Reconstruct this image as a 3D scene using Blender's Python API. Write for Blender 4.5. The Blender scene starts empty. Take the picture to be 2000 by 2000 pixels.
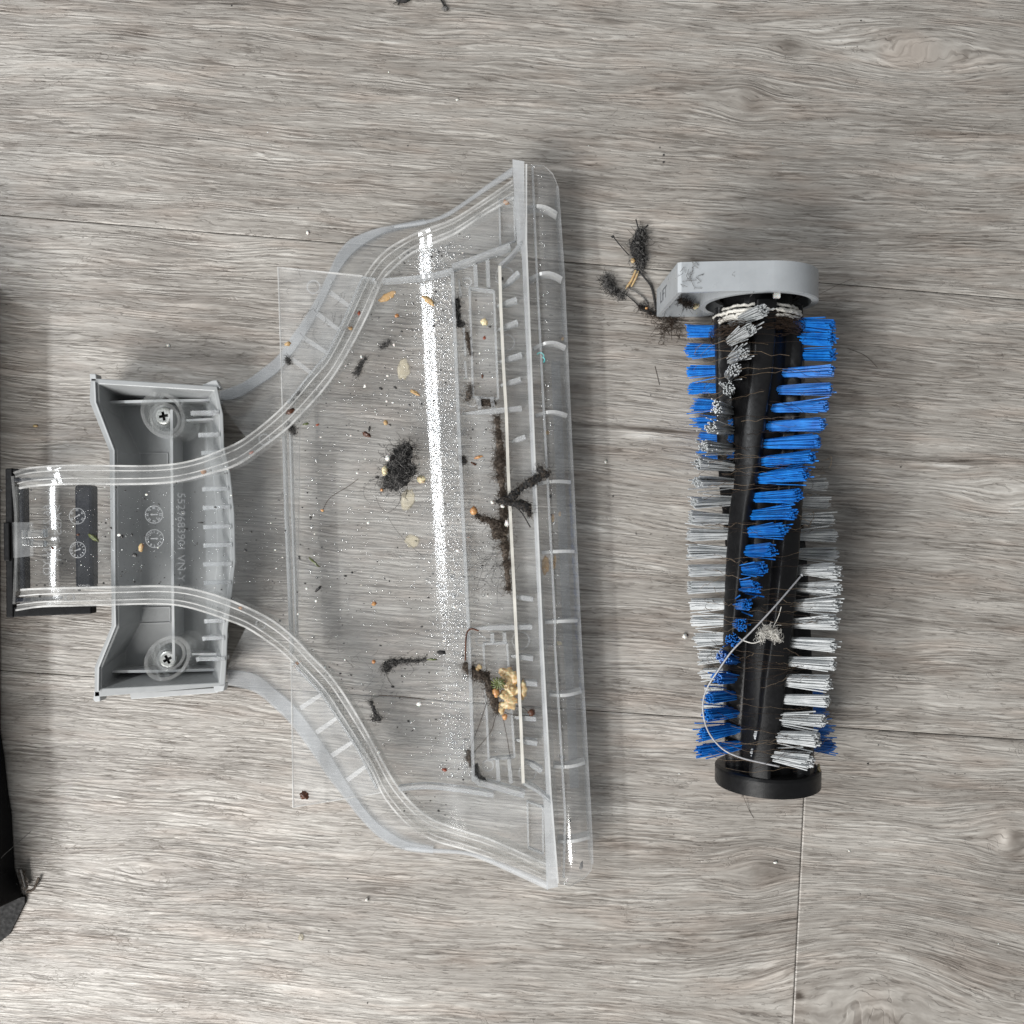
import bpy, bmesh, math, random
from mathutils import Vector, Matrix, geometry, noise as mnoise

# ---------------------------------------------------------------- camera, light, exposure
S = 0.0002            # metres per unit of length used below (0.2 mm)
H = 1800.0            # camera height in those units
sc = bpy.context.scene
COL = sc.collection
cam_d = bpy.data.cameras.new("camera")
cam = bpy.data.objects.new("camera", cam_d)
COL.objects.link(cam)
cam.location = (0, 0, H * S)
cam_d.sensor_width = 36
cam_d.lens = 18 * H / 1000
cam_d.clip_start = 0.01
cam_d.clip_end = 20
sc.camera = cam

world = bpy.data.worlds.new("World")
sc.world = world
world.use_nodes = True
bg = world.node_tree.nodes["Background"]
bg.inputs["Color"].default_value = (0.93, 0.97, 1.0, 1)
bg.inputs["Strength"].default_value = 0.285

def area(name, loc, target, sx, sy, power, color=(1, 1, 1)):
    d = bpy.data.lights.new(name, 'AREA')
    d.shape = 'RECTANGLE'
    d.size, d.size_y, d.energy, d.color = sx, sy, power, color
    o = bpy.data.objects.new(name, d)
    COL.objects.link(o)
    o.location = loc
    zax = (Vector(loc) - Vector(target)).normalized()          # the long side stays along the room's y
    yax = (Vector((0, 1, 0)) - zax * zax.y).normalized()
    o.matrix_world = Matrix.Translation(loc) @ Matrix((yax.cross(zax), yax, zax)).transposed().to_4x4()
    return o

area("window_light", (-0.66, -0.86, 0.86), (-0.05, -0.05, 0), 0.70, 0.66, 27.5, (1.0, 0.985, 0.96))
area("side_window_light", (-0.94, 0.25, 0.98), (0, 0.25, 0), 0.06, 0.80, 11.0, (0.95, 0.98, 1.0))

sc.view_settings.view_transform = 'Standard'
sc.view_settings.look = 'None'
sc.view_settings.gamma = 1
sc.view_settings.exposure = 0.0
sc.cycles.use_denoising = True
sc.cycles.denoising_prefilter = 'FAST'
sc.cycles.max_bounces = 18
sc.cycles.transmission_bounces = 16
sc.cycles.transparent_max_bounces = 40
sc.cycles.glossy_bounces = 6
sc.cycles.diffuse_bounces = 3
sc.cycles.sample_clamp_indirect = 3
sc.cycles.sample_clamp_direct = 25

random.seed(7)
R = random.Random(11)

# ---------------------------------------------------------------- geometry helpers
def U(px, py, z=0.0):
    """The point at height z that stands where the traced outline (px, py) says."""
    f = (H - z) / H
    return Vector(((px - 1000) * f, -(py - 1000) * f, z))

class MB:
    def __init__(s):
        s.v, s.f, s.m = [], [], []
    def add(s, verts, faces, mi=0):
        b = len(s.v)
        s.v += [tuple(v) for v in verts]
        s.f += [tuple(b + i for i in f) for f in faces]
        s.m += [mi] * len(faces)
    def tube(s, pts, r, n=4, mi=0, r2=None, cap=True):
        pts = [Vector(p) for p in pts]
        k = len(pts)
        up = Vector((0.13, 0.31, 0.94))
        verts, faces = [], []
        for i, p in enumerate(pts):
            t = (pts[min(i + 1, k - 1)] - pts[max(i - 1, 0)])
            if t.length < 1e-9:
                t = Vector((1, 0, 0))
            t.normalize()
            a = t.cross(up)
            if a.length < 1e-4:
                a = t.cross(Vector((1, 0, 0)))
            a.normalize()
            b = t.cross(a)
            rr = r[i] if isinstance(r, (list, tuple)) else (r if r2 is None else r + (r2 - r) * i / (k - 1))
            for j in range(n):
                an = 2 * math.pi * j / n
                verts.append(p + a * (rr * math.cos(an)) + b * (rr * math.sin(an)))
        for i in range(k - 1):
            for j in range(n):
                j2 = (j + 1) % n
                faces.append((i * n + j, i * n + j2, (i + 1) * n + j2, (i + 1) * n + j))
        if cap:
            faces.append(tuple(range(n - 1, -1, -1)))
            faces.append(tuple((k - 1) * n + j for j in range(n)))
        s.add(verts, faces, mi)
    def prism(s, top, z0, inset=0.0, mi=0, side=None):
        """top: list of Vectors (counted either way); extruded straight down to z0."""
        n = len(top)
        c = sum((Vector(p) for p in top), Vector()) / n
        bot = []
        for p in top:
            d = Vector((p[0] - c.x, p[1] - c.y, 0))
            L = d.length
            q = Vector(p) - (d / L * inset if L > 1e-6 else Vector())
            bot.append(Vector((q.x, q.y, z0)))
        s.add(list(top) + bot, [tuple(range(n))], mi)
        b = len(s.v) - 2 * n
        s.f.append(tuple(b + n + i for i in range(n - 1, -1, -1)))
        s.m.append(mi)
        for i in range(n):
            j = (i + 1) % n
            s.f.append((b + j, b + i, b + n + i, b + n + j))
            s.m.append(mi if side is None else side)
    def box(s, c, d, rot=0, mi=0):
        c = Vector(c)
        m = Matrix.Rotation(rot, 3, 'Z')
        vs = []
        for z in (-.5, .5):
            for x, y in ((-.5, -.5), (.5, -.5), (.5, .5), (-.5, .5)):
                vs.append(c + m @ Vector((x * d[0], y * d[1], z * d[2])))
        s.add(vs, [(3, 2, 1, 0), (4, 5, 6, 7), (0, 1, 5, 4), (1, 2, 6, 5), (2, 3, 7, 6), (3, 0, 4, 7)], mi)
    def wall(s, pl, w, z0, z1, mi=0, wb=None):
        """a standing rib along polyline pl [(px,py)] (traced at its top z1; z1 may be a list)."""
        n = len(pl)
        zt = z1 if isinstance(z1, (list, tuple)) else [z1] * n
        zb = z0 if isinstance(z0, (list, tuple)) else [z0] * n
        P = [U(p[0], p[1], zt[i]) for i, p in enumerate(pl)]
        verts = []
        for i, p in enumerate(P):
            t = P[min(i + 1, n - 1)] - P[max(i - 1, 0)]
            t.z = 0
            t.normalize()
            a = Vector((-t.y, t.x, 0))
            h = (w[i] if isinstance(w, (list, tuple)) else w) * 0.5
            hb = h if wb is None else wb * 0.5
            for q in (p + a * h, p - a * h):
                verts.append(q)
            for q in (p - a * hb, p + a * hb):
                verts.append(Vector((q.x, q.y, zb[i])))
        faces = []
        for i in range(n - 1):
            a, b = i * 4, (i + 1) * 4
            for j in range(4):
                k = (j + 1) % 4
                faces.append((a + j, a + k, b + k, b + j))
        faces.append((3, 2, 1, 0))
        e = (n - 1) * 4
        faces.append((e, e + 1, e + 2, e + 3))
        s.add(verts, faces, mi)
    def blob(s, c, r, seed=0, sub=2, amp=0.25, freq=2.0, mi=0, rot=0):
        bm = bmesh.new()
        bmesh.ops.create_icosphere(bm, subdivisions=sub, radius=1)
        m = Matrix.Rotation(rot, 3, 'Z')
        off = Vector((seed * 3.17, seed * 1.31, seed * 0.77))
        vs = []
        for v in bm.verts:
            d = v.co.normalized()
            k = 1 + amp * mnoise.noise(d * freq + off) + amp * 0.5 * mnoise.noise(d * freq * 2.7 + off)
            q = Vector((d.x * r[0], d.y * r[1], d.z * r[2])) * k
            vs.append(Vector(c) + m @ q)
        s.add(vs, [tuple(v.index for v in f.verts) for f in bm.faces], mi)
        bm.free()
    def grid(s, rows, mi=0, flip=False):
        n = len(rows[0])
        faces = []
        for i in range(len(rows) - 1):
            for j in range(n - 1):
                q = (i * n + j, i * n + j + 1, (i + 1) * n + j + 1, (i + 1) * n + j)
                faces.append(q[::-1] if flip else q)
        s.add([p for r in rows for p in r], faces, mi)
    def slab(s, rows, th, mi=0, side=None):
        """a sheet of thickness th below the grid rows"""
        m, n = len(rows), len(rows[0])
        b = len(s.v)
        s.grid(rows, mi)
        s.grid([[Vector((p[0], p[1], p[2] - th)) for p in r] for r in rows], mi, True)
        sd = mi if side is None else side
        o = m * n
        edge = [j for j in range(n)] + [i * n + n - 1 for i in range(1, m)] + [(m - 1) * n + j for j in range(n - 2, -1, -1)] + [i * n for i in range(m - 2, 0, -1)]
        k = len(edge)      # the rim gets its own vertices so that it shades as a crisp edge
        rim = [s.v[b + e] for e in edge] + [s.v[b + o + e] for e in edge]
        s.add(rim, [((i + 1) % k, i, k + i, k + (i + 1) % k) for i in range(k)], sd)
    def obj(s, name, mats, parent=None, smooth=False, bevel=0, fix=True):
        me = bpy.data.meshes.new(name)
        me.from_pydata([(x * S, y * S, z * S) for x, y, z in s.v], [], s.f)
        if not isinstance(mats, (list, tuple)):
            mats = [mats]
        for m in mats:
            me.materials.append(m)
        if len(mats) > 1:
            me.polygons.foreach_set("material_index", s.m)
        if fix:
            bm = bmesh.new()
            bm.from_mesh(me)
            bmesh.ops.recalc_face_normals(bm, faces=bm.faces)
            bm.to_mesh(me)
            bm.free()
        if smooth:
            me.polygons.foreach_set("use_smooth", [True] * len(me.polygons))
        me.update()
        o = bpy.data.objects.new(name, me)
        COL.objects.link(o)
        if parent is not None:
            o.parent = parent
            o.matrix_parent_inverse = parent.matrix_world.inverted() if parent.type == 'EMPTY' else Matrix()
        if bevel:
            b = o.modifiers.new("bevel", 'BEVEL')
            b.width = bevel * S
            b.segments = 2
            b.limit_method = 'ANGLE'
            b.angle_limit = 0.6
        return o

def tag(o, label, cat, group=None, kind=None):
    if label: o["label"] = label
    if cat: o["category"] = cat
    if group: o["group"] = group
    if kind: o["kind"] = kind
    return o

def thing(name, label, cat, loc, group=None):
    o = bpy.data.objects.new(name, None)
    COL.objects.link(o)
    o.empty_display_size = 0.01
    o.location = Vector(loc) * S
    bpy.context.view_layer.update()
    return tag(o, label, cat, group)

def catmull(pts, n):
    """n points evenly spaced along a smooth curve through pts (tuples of any length)"""
    P = [Vector(p) if len(p) > 2 else Vector((p[0], p[1], 0)) for p in pts]
    P = [P[0] * 2 - P[1]] + P + [P[-1] * 2 - P[-2]]
    dense = []
    for i in range(1, len(P) - 2):
        for k in range(16):
            t = k / 16
            a, b, c, d = P[i - 1], P[i], P[i + 1], P[i + 2]
            dense.append(0.5 * ((2 * b) + (c - a) * t + (2 * a - 5 * b + 4 * c - d) * t * t + (-a + 3 * b - 3 * c + d) * t ** 3))
    dense.append(P[-2])
    L = [0]
    for i in range(1, len(dense)):
        L.append(L[-1] + (dense[i] - dense[i - 1]).length)
    out, j = [], 0
    for i in range(n):
        d = L[-1] * i / (n - 1)
        while j < len(L) - 2 and L[j + 1] < d:
            j += 1
        w = (d - L[j]) / max(L[j + 1] - L[j], 1e-9)
        out.append(dense[j].lerp(dense[j + 1], min(max(w, 0), 1)))
    return out

def interp(tab, x):
    if x <= tab[0][0]: return tab[0][1]
    for i in range(len(tab) - 1):
        if x <= tab[i + 1][0]:
            a, b = tab[i], tab[i + 1]
            return a[1] + (b[1] - a[1]) * (x - a[0]) / (b[0] - a[0])
    return tab[-1][1]

def herm(tab, x):
    """monotone smooth interpolation"""
    n = len(tab)
    if x <= tab[0][0]: return tab[0][1]
    if x >= tab[-1][0]: return tab[-1][1]
    d = [(tab[i + 1][1] - tab[i][1]) / (tab[i + 1][0] - tab[i][0]) for i in range(n - 1)]
    for i in range(n - 1):
        if x <= tab[i + 1][0]:
            def m(k):
                if k == 0: return d[0]
                if k == n - 1: return d[-1]
                if d[k - 1] * d[k] <= 0: return 0
                return 2 * d[k - 1] * d[k] / (d[k - 1] + d[k])
            h = tab[i + 1][0] - tab[i][0]
            t = (x - tab[i][0]) / h
            return ((2*t**3 - 3*t*t + 1) * tab[i][1] + (t**3 - 2*t*t + t) * h * m(i)
                    + (-2*t**3 + 3*t*t) * tab[i + 1][1] + (t**3 - t*t) * h * m(i + 1))

# ---------------------------------------------------------------- materials
class NT:
    def __init__(s, name):
        s.mat = bpy.data.materials.new(name)
        s.mat.use_nodes = True
        s.t = s.mat.node_tree
        s.t.nodes.clear()
        s.out = s.t.nodes.new("ShaderNodeOutputMaterial")
    def n(s, typ, ins=None, **kw):
        nd = s.t.nodes.new(typ)
        for k, v in kw.items():
            setattr(nd, k, v)
        for k, v in (ins or {}).items():
            s.set(nd, k, v)
        return nd
    def set(s, nd, k, v):
        i = nd.inputs[k]
        if isinstance(v, bpy.types.NodeSocket):
            s.t.links.new(v, i)
        elif isinstance(v, bpy.types.Node):
            s.t.links.new(v.outputs[0], i)
        else:
            if i.type == 'RGBA' and len(v) == 3:
                v = (*v, 1)
            i.default_value = v
    def math(s, op, a, b=0.0, c=None, clamp=False):
        nd = s.n("ShaderNodeMath", {0: a, 1: b}, operation=op, use_clamp=clamp)
        if c is not None:
            s.set(nd, 2, c)
        return nd.outputs[0]
    def noise(s, vec, scale=1.0, detail=2.0, rough=0.5, dist=0.0):
        return s.n("ShaderNodeTexNoise", {"Vector": vec, "Scale": scale, "Detail": detail, "Roughness": rough, "Distortion": dist}).outputs["Fac"]
    def mapr(s, v, a, b, c=0.0, d=1.0):
        return s.n("ShaderNodeMapRange", {0: v, 1: a, 2: b, 3: c, 4: d}).outputs[0]
    def ramp(s, v, stops):
        r = s.n("ShaderNodeValToRGB", {0: v})
        e = r.color_ramp.elements
        while len(e) < len(stops):
            e.new(0.5)
        for i, (p, c) in enumerate(stops):
            e[i].position = p
            e[i].color = (*c, 1)
        return r.outputs[0]
    def mix(s, f, a, b, blend='MIX'):
        nd = s.n("ShaderNodeMix", data_type='RGBA', blend_type=blend)
        s.set(nd, 0, f); s.set(nd, 6, a); s.set(nd, 7, b)
        return nd.outputs[2]
    def pos(s, k=5000.0):
        g = s.n("ShaderNodeNewGeometry")
        return s.n("ShaderNodeVectorMath", {0: g.outputs["Position"], 1: (k, k, k)}, operation='MULTIPLY').outputs[0]
    def done(s, sh):
        s.t.links.new(sh.outputs[0] if isinstance(sh, bpy.types.Node) else sh, s.out.inputs["Surface"])
        return s.mat

def plastic(name, col, rough=0.4, var=0.12, scale=0.05, bump=0.0, spec=0.5, dust=0.0, metal=0.0, bscale=0.6):
    t = NT(name)
    p = t.pos()
    n = t.noise(p, scale, 4, 0.6)
    c2 = tuple(max(0, c * (1 - var)) for c in col)
    c3 = tuple(min(1, c * (1 + var)) for c in col)
    c = t.ramp(n, [(0.3, c2), (0.7, c3)])
    if dust:
        d = t.mapr(t.noise(p, 0.22, 5, 0.75), 0.52, 0.75, 0, dust)
        c = t.mix(d, c, (0.42, 0.40, 0.37))
    ins = {"Base Color": c, "Roughness": t.mapr(t.noise(p, scale * 3, 3), 0.3, 0.7, rough * 0.8, rough * 1.2),
           "Specular IOR Level": spec, "Metallic": metal}
    if bump:
        ins["Normal"] = t.n("ShaderNodeBump", {"Height": t.noise(p, bscale, 2), "Strength": bump, "Distance": 0.0002}).outputs[0]
    return t.done(t.n("ShaderNodeBsdfPrincipled", ins))

def m_floor():
    t = NT("grey_wood_print")
    g = t.n("ShaderNodeNewGeometry")
    p = t.n("ShaderNodeVectorMath", {0: g.outputs["Position"], 1: (5000, 5000, 5000)}, operation='MULTIPLY').outputs[0]
    p = t.n("ShaderNodeVectorRotate", {"Vector": p, "Angle": 0.072}, rotation_type='Z_AXIS').outputs[0]
    sep = t.n("ShaderNodeSeparateXYZ", {0: p})
    X, Y = sep.outputs[0], sep.outputs[1]
    rnd = t.n("ShaderNodeObjectInfo").outputs["Random"]
    off = t.math('MULTIPLY', rnd, 5000.0)
    ca, sa = math.cos(0.072), math.sin(0.072)
    def ell(kx, ky, a, b):
        wx, wy = kx - 1000, -(ky - 1000)
        rx, ry = wx * ca - wy * sa, wx * sa + wy * ca
        dx = t.math('DIVIDE', t.math('SUBTRACT', X, rx), a)
        v = t.math('SUBTRACT', Y, ry)
        dy = t.math('DIVIDE', v, b)
        d2 = t.math('ADD', t.math('MULTIPLY', dx, dx), t.math('MULTIPLY', dy, dy))
        return t.math('POWER', 2.718, t.math('MULTIPLY', d2, -1.0)), v
    X0_, Y0_ = X, Y
    marks = None
    # printed flecks, dark grain lines and the end cap's painted shadow: px, py, half length, half height, tone
    for kx, ky, a, b, k in [(1230, 835, 120, 4.5, -.30), (1330, 844, 70, 4, -.25), (1260, 849, 55, 6, .32), (1660, 886, 90, 5, -.2), (1860, 900, 110, 6, -.32), (1850, 908, 45, 4, .3), (1970, 908, 40, 4, .3),
                            (250, 66, 45, 9, -.22), (265, 95, 30, 4, -.25), (1962, 1638, 13, 17, .38), (1985, 1650, 26, 30, -.25), (1541, 90, 26, 15, -.28), (1470, 200, 28, 30, -.16), (1180, 28, 60, 22, -.16),
                            (1500, 1702, 42, 24, -.18), (1560, 1945, 9, 10, -.4), (1400, 470, 140, 26, -.05), (760, 1740, 120, 24, -.10), (640, 175, 140, 12, -.1), (620, 205, 160, 6, -.1), (420, 330, 200, 12, -.06), (900, 175, 100, 9, -.1), (60, 230, 120, 50, -.06), (140, 395, 110, 12, -.2)]:
        e, _ = ell(kx, ky, a, b)
        e = t.math('MULTIPLY', e, k)
        marks = e if marks is None else t.math('ADD', marks, e)
    for kx, ky, a, b, c in [(1800, 100, 170, 62, 1.02), (1975, 1640, 90, 60, 0.9), (1455, 195, 50, 40, 0.8), (1541, 92, 40, 22, 0.8),
                            (1690, 1990, 260, 190, 0.95), (1480, 1720, 60, 60, .7), (300, 1700, 120, 50, .7), (1960, 960, 90, 45, 0.7), (400, 440, 120, 40, .55)]:
        e, v = ell(kx, ky, a, b)
        Y = t.math('SUBTRACT', Y, t.math('MULTIPLY', t.math('MULTIPLY', e, c), v))
    def vec(fx, fy, ox=0.0, y=None):
        return t.n("ShaderNodeCombineXYZ", {0: t.math('MULTIPLY', X, fx), 1: t.math('MULTIPLY', Y, fy), 2: t.math('ADD', off, ox)}).outputs[0]
    def w(n, k):
        return t.math('MULTIPLY', t.math('SUBTRACT', n, 0.5), k)
    Y = t.math('ADD', Y, w(t.noise(vec(1 / 620, 1 / 260, 3), 1, 2), 50))
    Y = t.math('ADD', Y, w(t.noise(vec(1 / 42, 1 / 12, 9), 1, 2.5, 0.6), 4.4))
    T = t.noise(vec(1 / 420, 1 / 70, 17), 1, 4, 0.6)
    G0 = t.noise(vec(1 / 260, 1 / 16, 21), 1, 3, 0.6)
    G2 = t.noise(vec(1 / 40, 1 / 3.2, 41), 1, 3, 0.6)
    # embossed ridges: long wavy lines, some 8 units apart, broken up by noise
    ph = t.math('ADD', t.math('MULTIPLY', Y, 0.74), w(t.noise(vec(1 / 240, 1 / 21, 33), 1, 3, 0.55), 30))
    sn = t.math('SINE', ph)
    ph2 = t.math('ADD', t.math('MULTIPLY', Y, 1.22), w(t.noise(vec(1 / 90, 1 / 13, 37), 1, 3, 0.55), 30))
    sn2 = t.math('SINE', ph2)
    amp = t.mapr(t.noise(vec(1 / 110, 1 / 24, 35), 1, 3, 0.6), 0.36, 0.62, 0.12, 1)
    amp2 = t.mapr(t.noise(vec(1 / 60, 1 / 14, 36), 1, 2, 0.6), 0.42, 0.60, 0.0, 1)
    crest = t.math('MULTIPLY', t.mapr(sn, 0.35, 0.95, 0, 1), amp)
    groove = t.math('MULTIPLY', t.mapr(sn, -0.72, -0.97, 0, 1), amp)
    groove2 = t.math('MULTIPLY', t.mapr(sn2, -0.82, -0.98, 0, 1), amp2)
    dash = t.mapr(t.noise(vec(1 / 30, 1 / 4.6, 51), 1, 2, 0.5, 0.15), 0.66, 0.71, 0, 1)
    RD = t.math('ABSOLUTE', t.math('SUBTRACT', t.noise(vec(1 / 34, 1 / 15, 55), 1, 2, 0.5, 0.6), 0.5))
    crack = t.math('MULTIPLY', t.mapr(RD, 0.0, 0.02, 1, 0), t.mapr(t.noise(vec(1 / 90, 1 / 40, 57), 1, 2), 0.60, 0.66, 0, 1))
    pore = t.mapr(t.noise(vec(1 / 12, 1 / 4.5, 61), 1, 1), 0.71, 0.77, 0, 1)
    pore = t.math('MULTIPLY', pore, t.mapr(t.noise(vec(1 / 300, 1 / 130, 71), 1, 2), 0.52, 0.62, 0, 1))
    val = t.math('ADD', t.math('ADD', w(T, 0.66), w(G0, 0.36)), w(G2, 0.42))
    val = t.math('ADD', val, t.math('MULTIPLY', crest, 0.18))
    val = t.math('SUBTRACT', val, t.math('MULTIPLY', groove, 0.18))
    val = t.math('SUBTRACT', val, t.math('MULTIPLY', groove2, 0.14))
    val = t.math('SUBTRACT', val, t.math('MULTIPLY', dash, 0.12))
    val = t.math('SUBTRACT', val, t.math('MULTIPLY', crack, 0.10))
    val = t.math('ADD', t.math('ADD', val, 0.51), marks)
    c = t.ramp(val, [(0.06, (0.068, 0.056, 0.046)), (0.34, (0.186, 0.167, 0.148)), (0.54, (0.306, 0.284, 0.257)), (0.72, (0.432, 0.408, 0.374)), (0.94, (0.64, 0.618, 0.58))])
    hue = t.noise(vec(1 / 150, 1 / 30, 81), 1, 3)
    c = t.mix(t.mapr(hue, 0.48, 0.72, 0, 0.5), c, t.mix(1.0, c, (0.97, 0.86, 0.80), 'MULTIPLY'))
    c = t.mix(t.math('MULTIPLY', pore, 0.7), c, (0.055, 0.045, 0.04))
    hgt = t.math('ADD', t.math('MULTIPLY', t.math('MULTIPLY', sn, amp), 0.22), t.math('MULTIPLY', G2, 0.5))
    hgt = t.math('SUBTRACT', hgt, t.math('MULTIPLY', t.math('ADD', crack, t.math('ADD', dash, groove2)), 0.25))
    bump = t.n("ShaderNodeBump", {"Height": hgt, "Strength": 0.8, "Distance": 0.0006}).outputs[0]
    rough = t.mapr(t.noise(vec(1 / 60, 1 / 20, 91), 1, 3), 0.3, 0.7, 0.33, 0.47)
    return t.done(t.n("ShaderNodeBsdfPrincipled", {"Base Color": c, "Roughness": rough, "Normal": bump, "Specular IOR Level": 0.42}))

def m_clear(name, film=0.06, rough=0.05, bump=0.0, tint=(0.965, 0.972, 0.978), filmcol=(0.62, 0.63, 0.63), base=0.045):
    """thin clear plastic: lets the light straight through, mirrors a little, carries a film of dirt"""
    t = NT(name)
    p = t.pos()
    lw = t.n("ShaderNodeLayerWeight", {"Blend": 0.5}).outputs["Facing"]
    fr = t.math('ADD', t.math('MULTIPLY', t.math('POWER', lw, 5.0), 0.7), base)
    ng = {"Roughness": rough, "Color": (1, 1, 1)}
    if bump:
        h = t.math('ADD', t.noise(p, 0.20, 2, 0.6), t.math('MULTIPLY', t.noise(p, 0.08, 2), 0.8))
        sp = t.n("ShaderNodeSeparateXYZ", {0: p})
        dx = t.math('DIVIDE', t.math('ADD', t.math('ADD', sp.outputs[0], 136), t.math('MULTIPLY', sp.outputs[1], 0.057)), 34)   # drops gather along the fold
        band_ = t.math('POWER', 2.718, t.math('MULTIPLY', t.math('MULTIPLY', dx, dx), -1))
        band_ = t.math('MULTIPLY', band_, t.mapr(sp.outputs[1], -560, -300, 0.05, 1))
        wet = t.math('MULTIPLY', band_, t.mapr(t.noise(p, 0.022, 5, 0.75), 0.36, 0.56, 0.5, 1))
        msk = t.math('ADD', t.math('MULTIPLY', wet, bump), 0.015)
        ng["Normal"] = t.n("ShaderNodeBump", {"Height": h, "Strength": msk, "Distance": 0.0003}).outputs[0]
    gl = t.n("ShaderNodeBsdfGlossy", ng)
    tr = t.n("ShaderNodeBsdfTransparent", {"Color": tint})
    f = t.mapr(t.noise(p, 0.012, 5, 0.65), 0.3, 0.7, film * 0.4, film * 1.6)
    f = t.math('ADD', f, t.mapr(t.noise(p, 0.35, 3, 0.6), 0.62, 0.75, 0, film * 1.5))
    if bump:
        f = t.math('MULTIPLY', f, t.mapr(t.n("ShaderNodeSeparateXYZ", {0: p}).outputs[0], -620, -380, 0.3, 1))
    if bump:      # the front of the cover carries more dried film
        xx = t.n("ShaderNodeSeparateXYZ", {0: p}).outputs[0]
        f = t.math('ADD', f, t.math('MULTIPLY', t.mapr(xx, -190, -90, 0, 0.065), t.mapr(t.noise(p, 0.03, 5, 0.7), 0.3, 0.7, 0.5, 1.2)))
    di = t.n("ShaderNodeBsdfDiffuse", {"Color": filmcol})
    a = t.n("ShaderNodeMixShader", {0: f, 1: tr, 2: di})
    b = t.n("ShaderNodeMixShader", {0: fr, 1: a, 2: gl})
    return t.done(b)

def m_glass(name, rough=0.04, milk=0.08, tint=(0.97, 0.98, 0.985)):
    t = NT(name)
    g = t.n("ShaderNodeBsdfGlass", {"Color": tint, "Roughness": rough, "IOR": 1.47})
    d = t.n("ShaderNodeBsdfDiffuse", {"Color": (0.75, 0.76, 0.77)})
    return t.done(t.n("ShaderNodeMixShader", {0: milk, 1: g, 2: d}))

def m_frost(name, op=0.6, col=(0.52, 0.54, 0.56), rough=0.35):
    t = NT(name)
    p = t.pos()
    tr = t.n("ShaderNodeBsdfTransparent", {"Color": (0.95, 0.96, 0.97)})
    c = t.ramp(t.noise(p, 0.03, 4), [(0.3, tuple(x * 0.92 for x in col)), (0.7, tuple(min(1, x * 1.06) for x in col))])
    pr = t.n("ShaderNodeBsdfPrincipled", {"Base Color": c, "Roughness": rough})
    return t.done(t.n("ShaderNodeMixShader", {0: t.mapr(t.noise(p, 0.02, 3), 0.3, 0.7, op * 0.85, min(1, op * 1.15)), 1: tr, 2: pr}))

def m_fibre(name, c1, c2, rough=0.6, tr=0.0):
    t = NT(name)
    p = t.pos()
    c = t.ramp(t.noise(p, 0.30, 5, 0.75), [(0.38, c1), (0.66, c2)])
    return t.done(t.n("ShaderNodeBsdfPrincipled", {"Base Color": c, "Roughness": rough, "Specular IOR Level": 0.3}))

def m_bristle(name, c1, c2):
    t = NT(name)
    p = t.pos()
    c = t.ramp(t.noise(p, 0.05, 3, 0.6), [(0.3, c1), (0.7, c2)])
    a = t.n("ShaderNodeBsdfPrincipled", {"Base Color": c, "Roughness": 0.32, "Specular IOR Level": 0.5})
    b = t.n("ShaderNodeBsdfTranslucent", {"Color": c})
    return t.done(t.n("ShaderNodeMixShader", {0: 0.18, 1: a, 2: b}))

def m_food(name, c1, c2, sss=0.3):
    t = NT(name)
    p = t.pos()
    c = t.ramp(t.noise(p, 0.09, 4, 0.65), [(0.35, c1), (0.65, c2)])
    bp = t.n("ShaderNodeBump", {"Height": t.noise(p, 0.4, 3), "Strength": 0.4, "Distance": 0.0002}).outputs[0]
    return t.done(t.n("ShaderNodeBsdfPrincipled", {"Base Color": c, "Roughness": 0.35, "Subsurface Weight": sss, "Subsurface Scale": 0.001, "Normal": bp}))

def m_smear(name, col, op):
    t = NT(name)
    p = t.pos()
    tr = t.n("ShaderNodeBsdfTransparent", {"Color": (1, 1, 1)})
    d = t.n("ShaderNodeBsdfPrincipled", {"Base Color": col, "Roughness": 0.3})
    return t.done(t.n("ShaderNodeMixShader", {0: t.mapr(t.noise(p, 0.1, 4), 0.35, 0.65, op * 0.6, op), 1: tr, 2: d}))

M = {}
M['floor'] = m_floor()
M['under'] = plastic("dark_underlay", (0.05, 0.045, 0.04), 0.8)
M['panel'] = m_clear("clear_plastic_panel", 0.042, 0.085, 0.34, (0.985, 0.988, 0.99), (0.75, 0.755, 0.75))
M['sheet'] = m_clear("clear_plastic_sheet", 0.07, 0.05, 0, (0.99, 0.99, 0.99), (0.75, 0.76, 0.76))
M['wallclear'] = m_clear("clear_plastic_wall", 0.05, 0.14, 0, (0.985, 0.988, 0.99), (0.75, 0.76, 0.76))
M['rail'] = m_clear("clear_plastic_rail", 0.10, 0.10, 0, (0.955, 0.96, 0.96), (0.74, 0.735, 0.72), 0.06)
M['lip'] = m_clear("clear_plastic_lip", 0.06, 0.08, 0.0, (0.995, 0.995, 0.995), (0.75, 0.755, 0.75))
M['edge'] = m_frost("cut_plastic_edge", 0.5, (0.76, 0.76, 0.75), 0.2)
M['seal'] = m_frost("grey_lip_reflection", 0.16, (0.40, 0.42, 0.45), 0.8)  # grey tint for the dark reflection painted into the lip
M['tab'] = m_frost("clear_tab", 0.14, (0.78, 0.78, 0.78), 0.2)
def m_edge_highlight():  # pale colour that paints highlights along rail and plate edges
    t = NT("painted_edge_highlight")
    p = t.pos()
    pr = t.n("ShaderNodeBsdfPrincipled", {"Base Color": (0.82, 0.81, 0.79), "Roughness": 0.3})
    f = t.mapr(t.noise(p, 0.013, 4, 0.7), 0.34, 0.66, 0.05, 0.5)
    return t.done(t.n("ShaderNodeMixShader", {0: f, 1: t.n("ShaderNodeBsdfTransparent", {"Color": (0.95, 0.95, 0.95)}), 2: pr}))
M['bead'] = m_edge_highlight()
M['faint'] = m_frost("faint_relief", 0.075, (0.80, 0.80, 0.80), 0.3)
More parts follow.
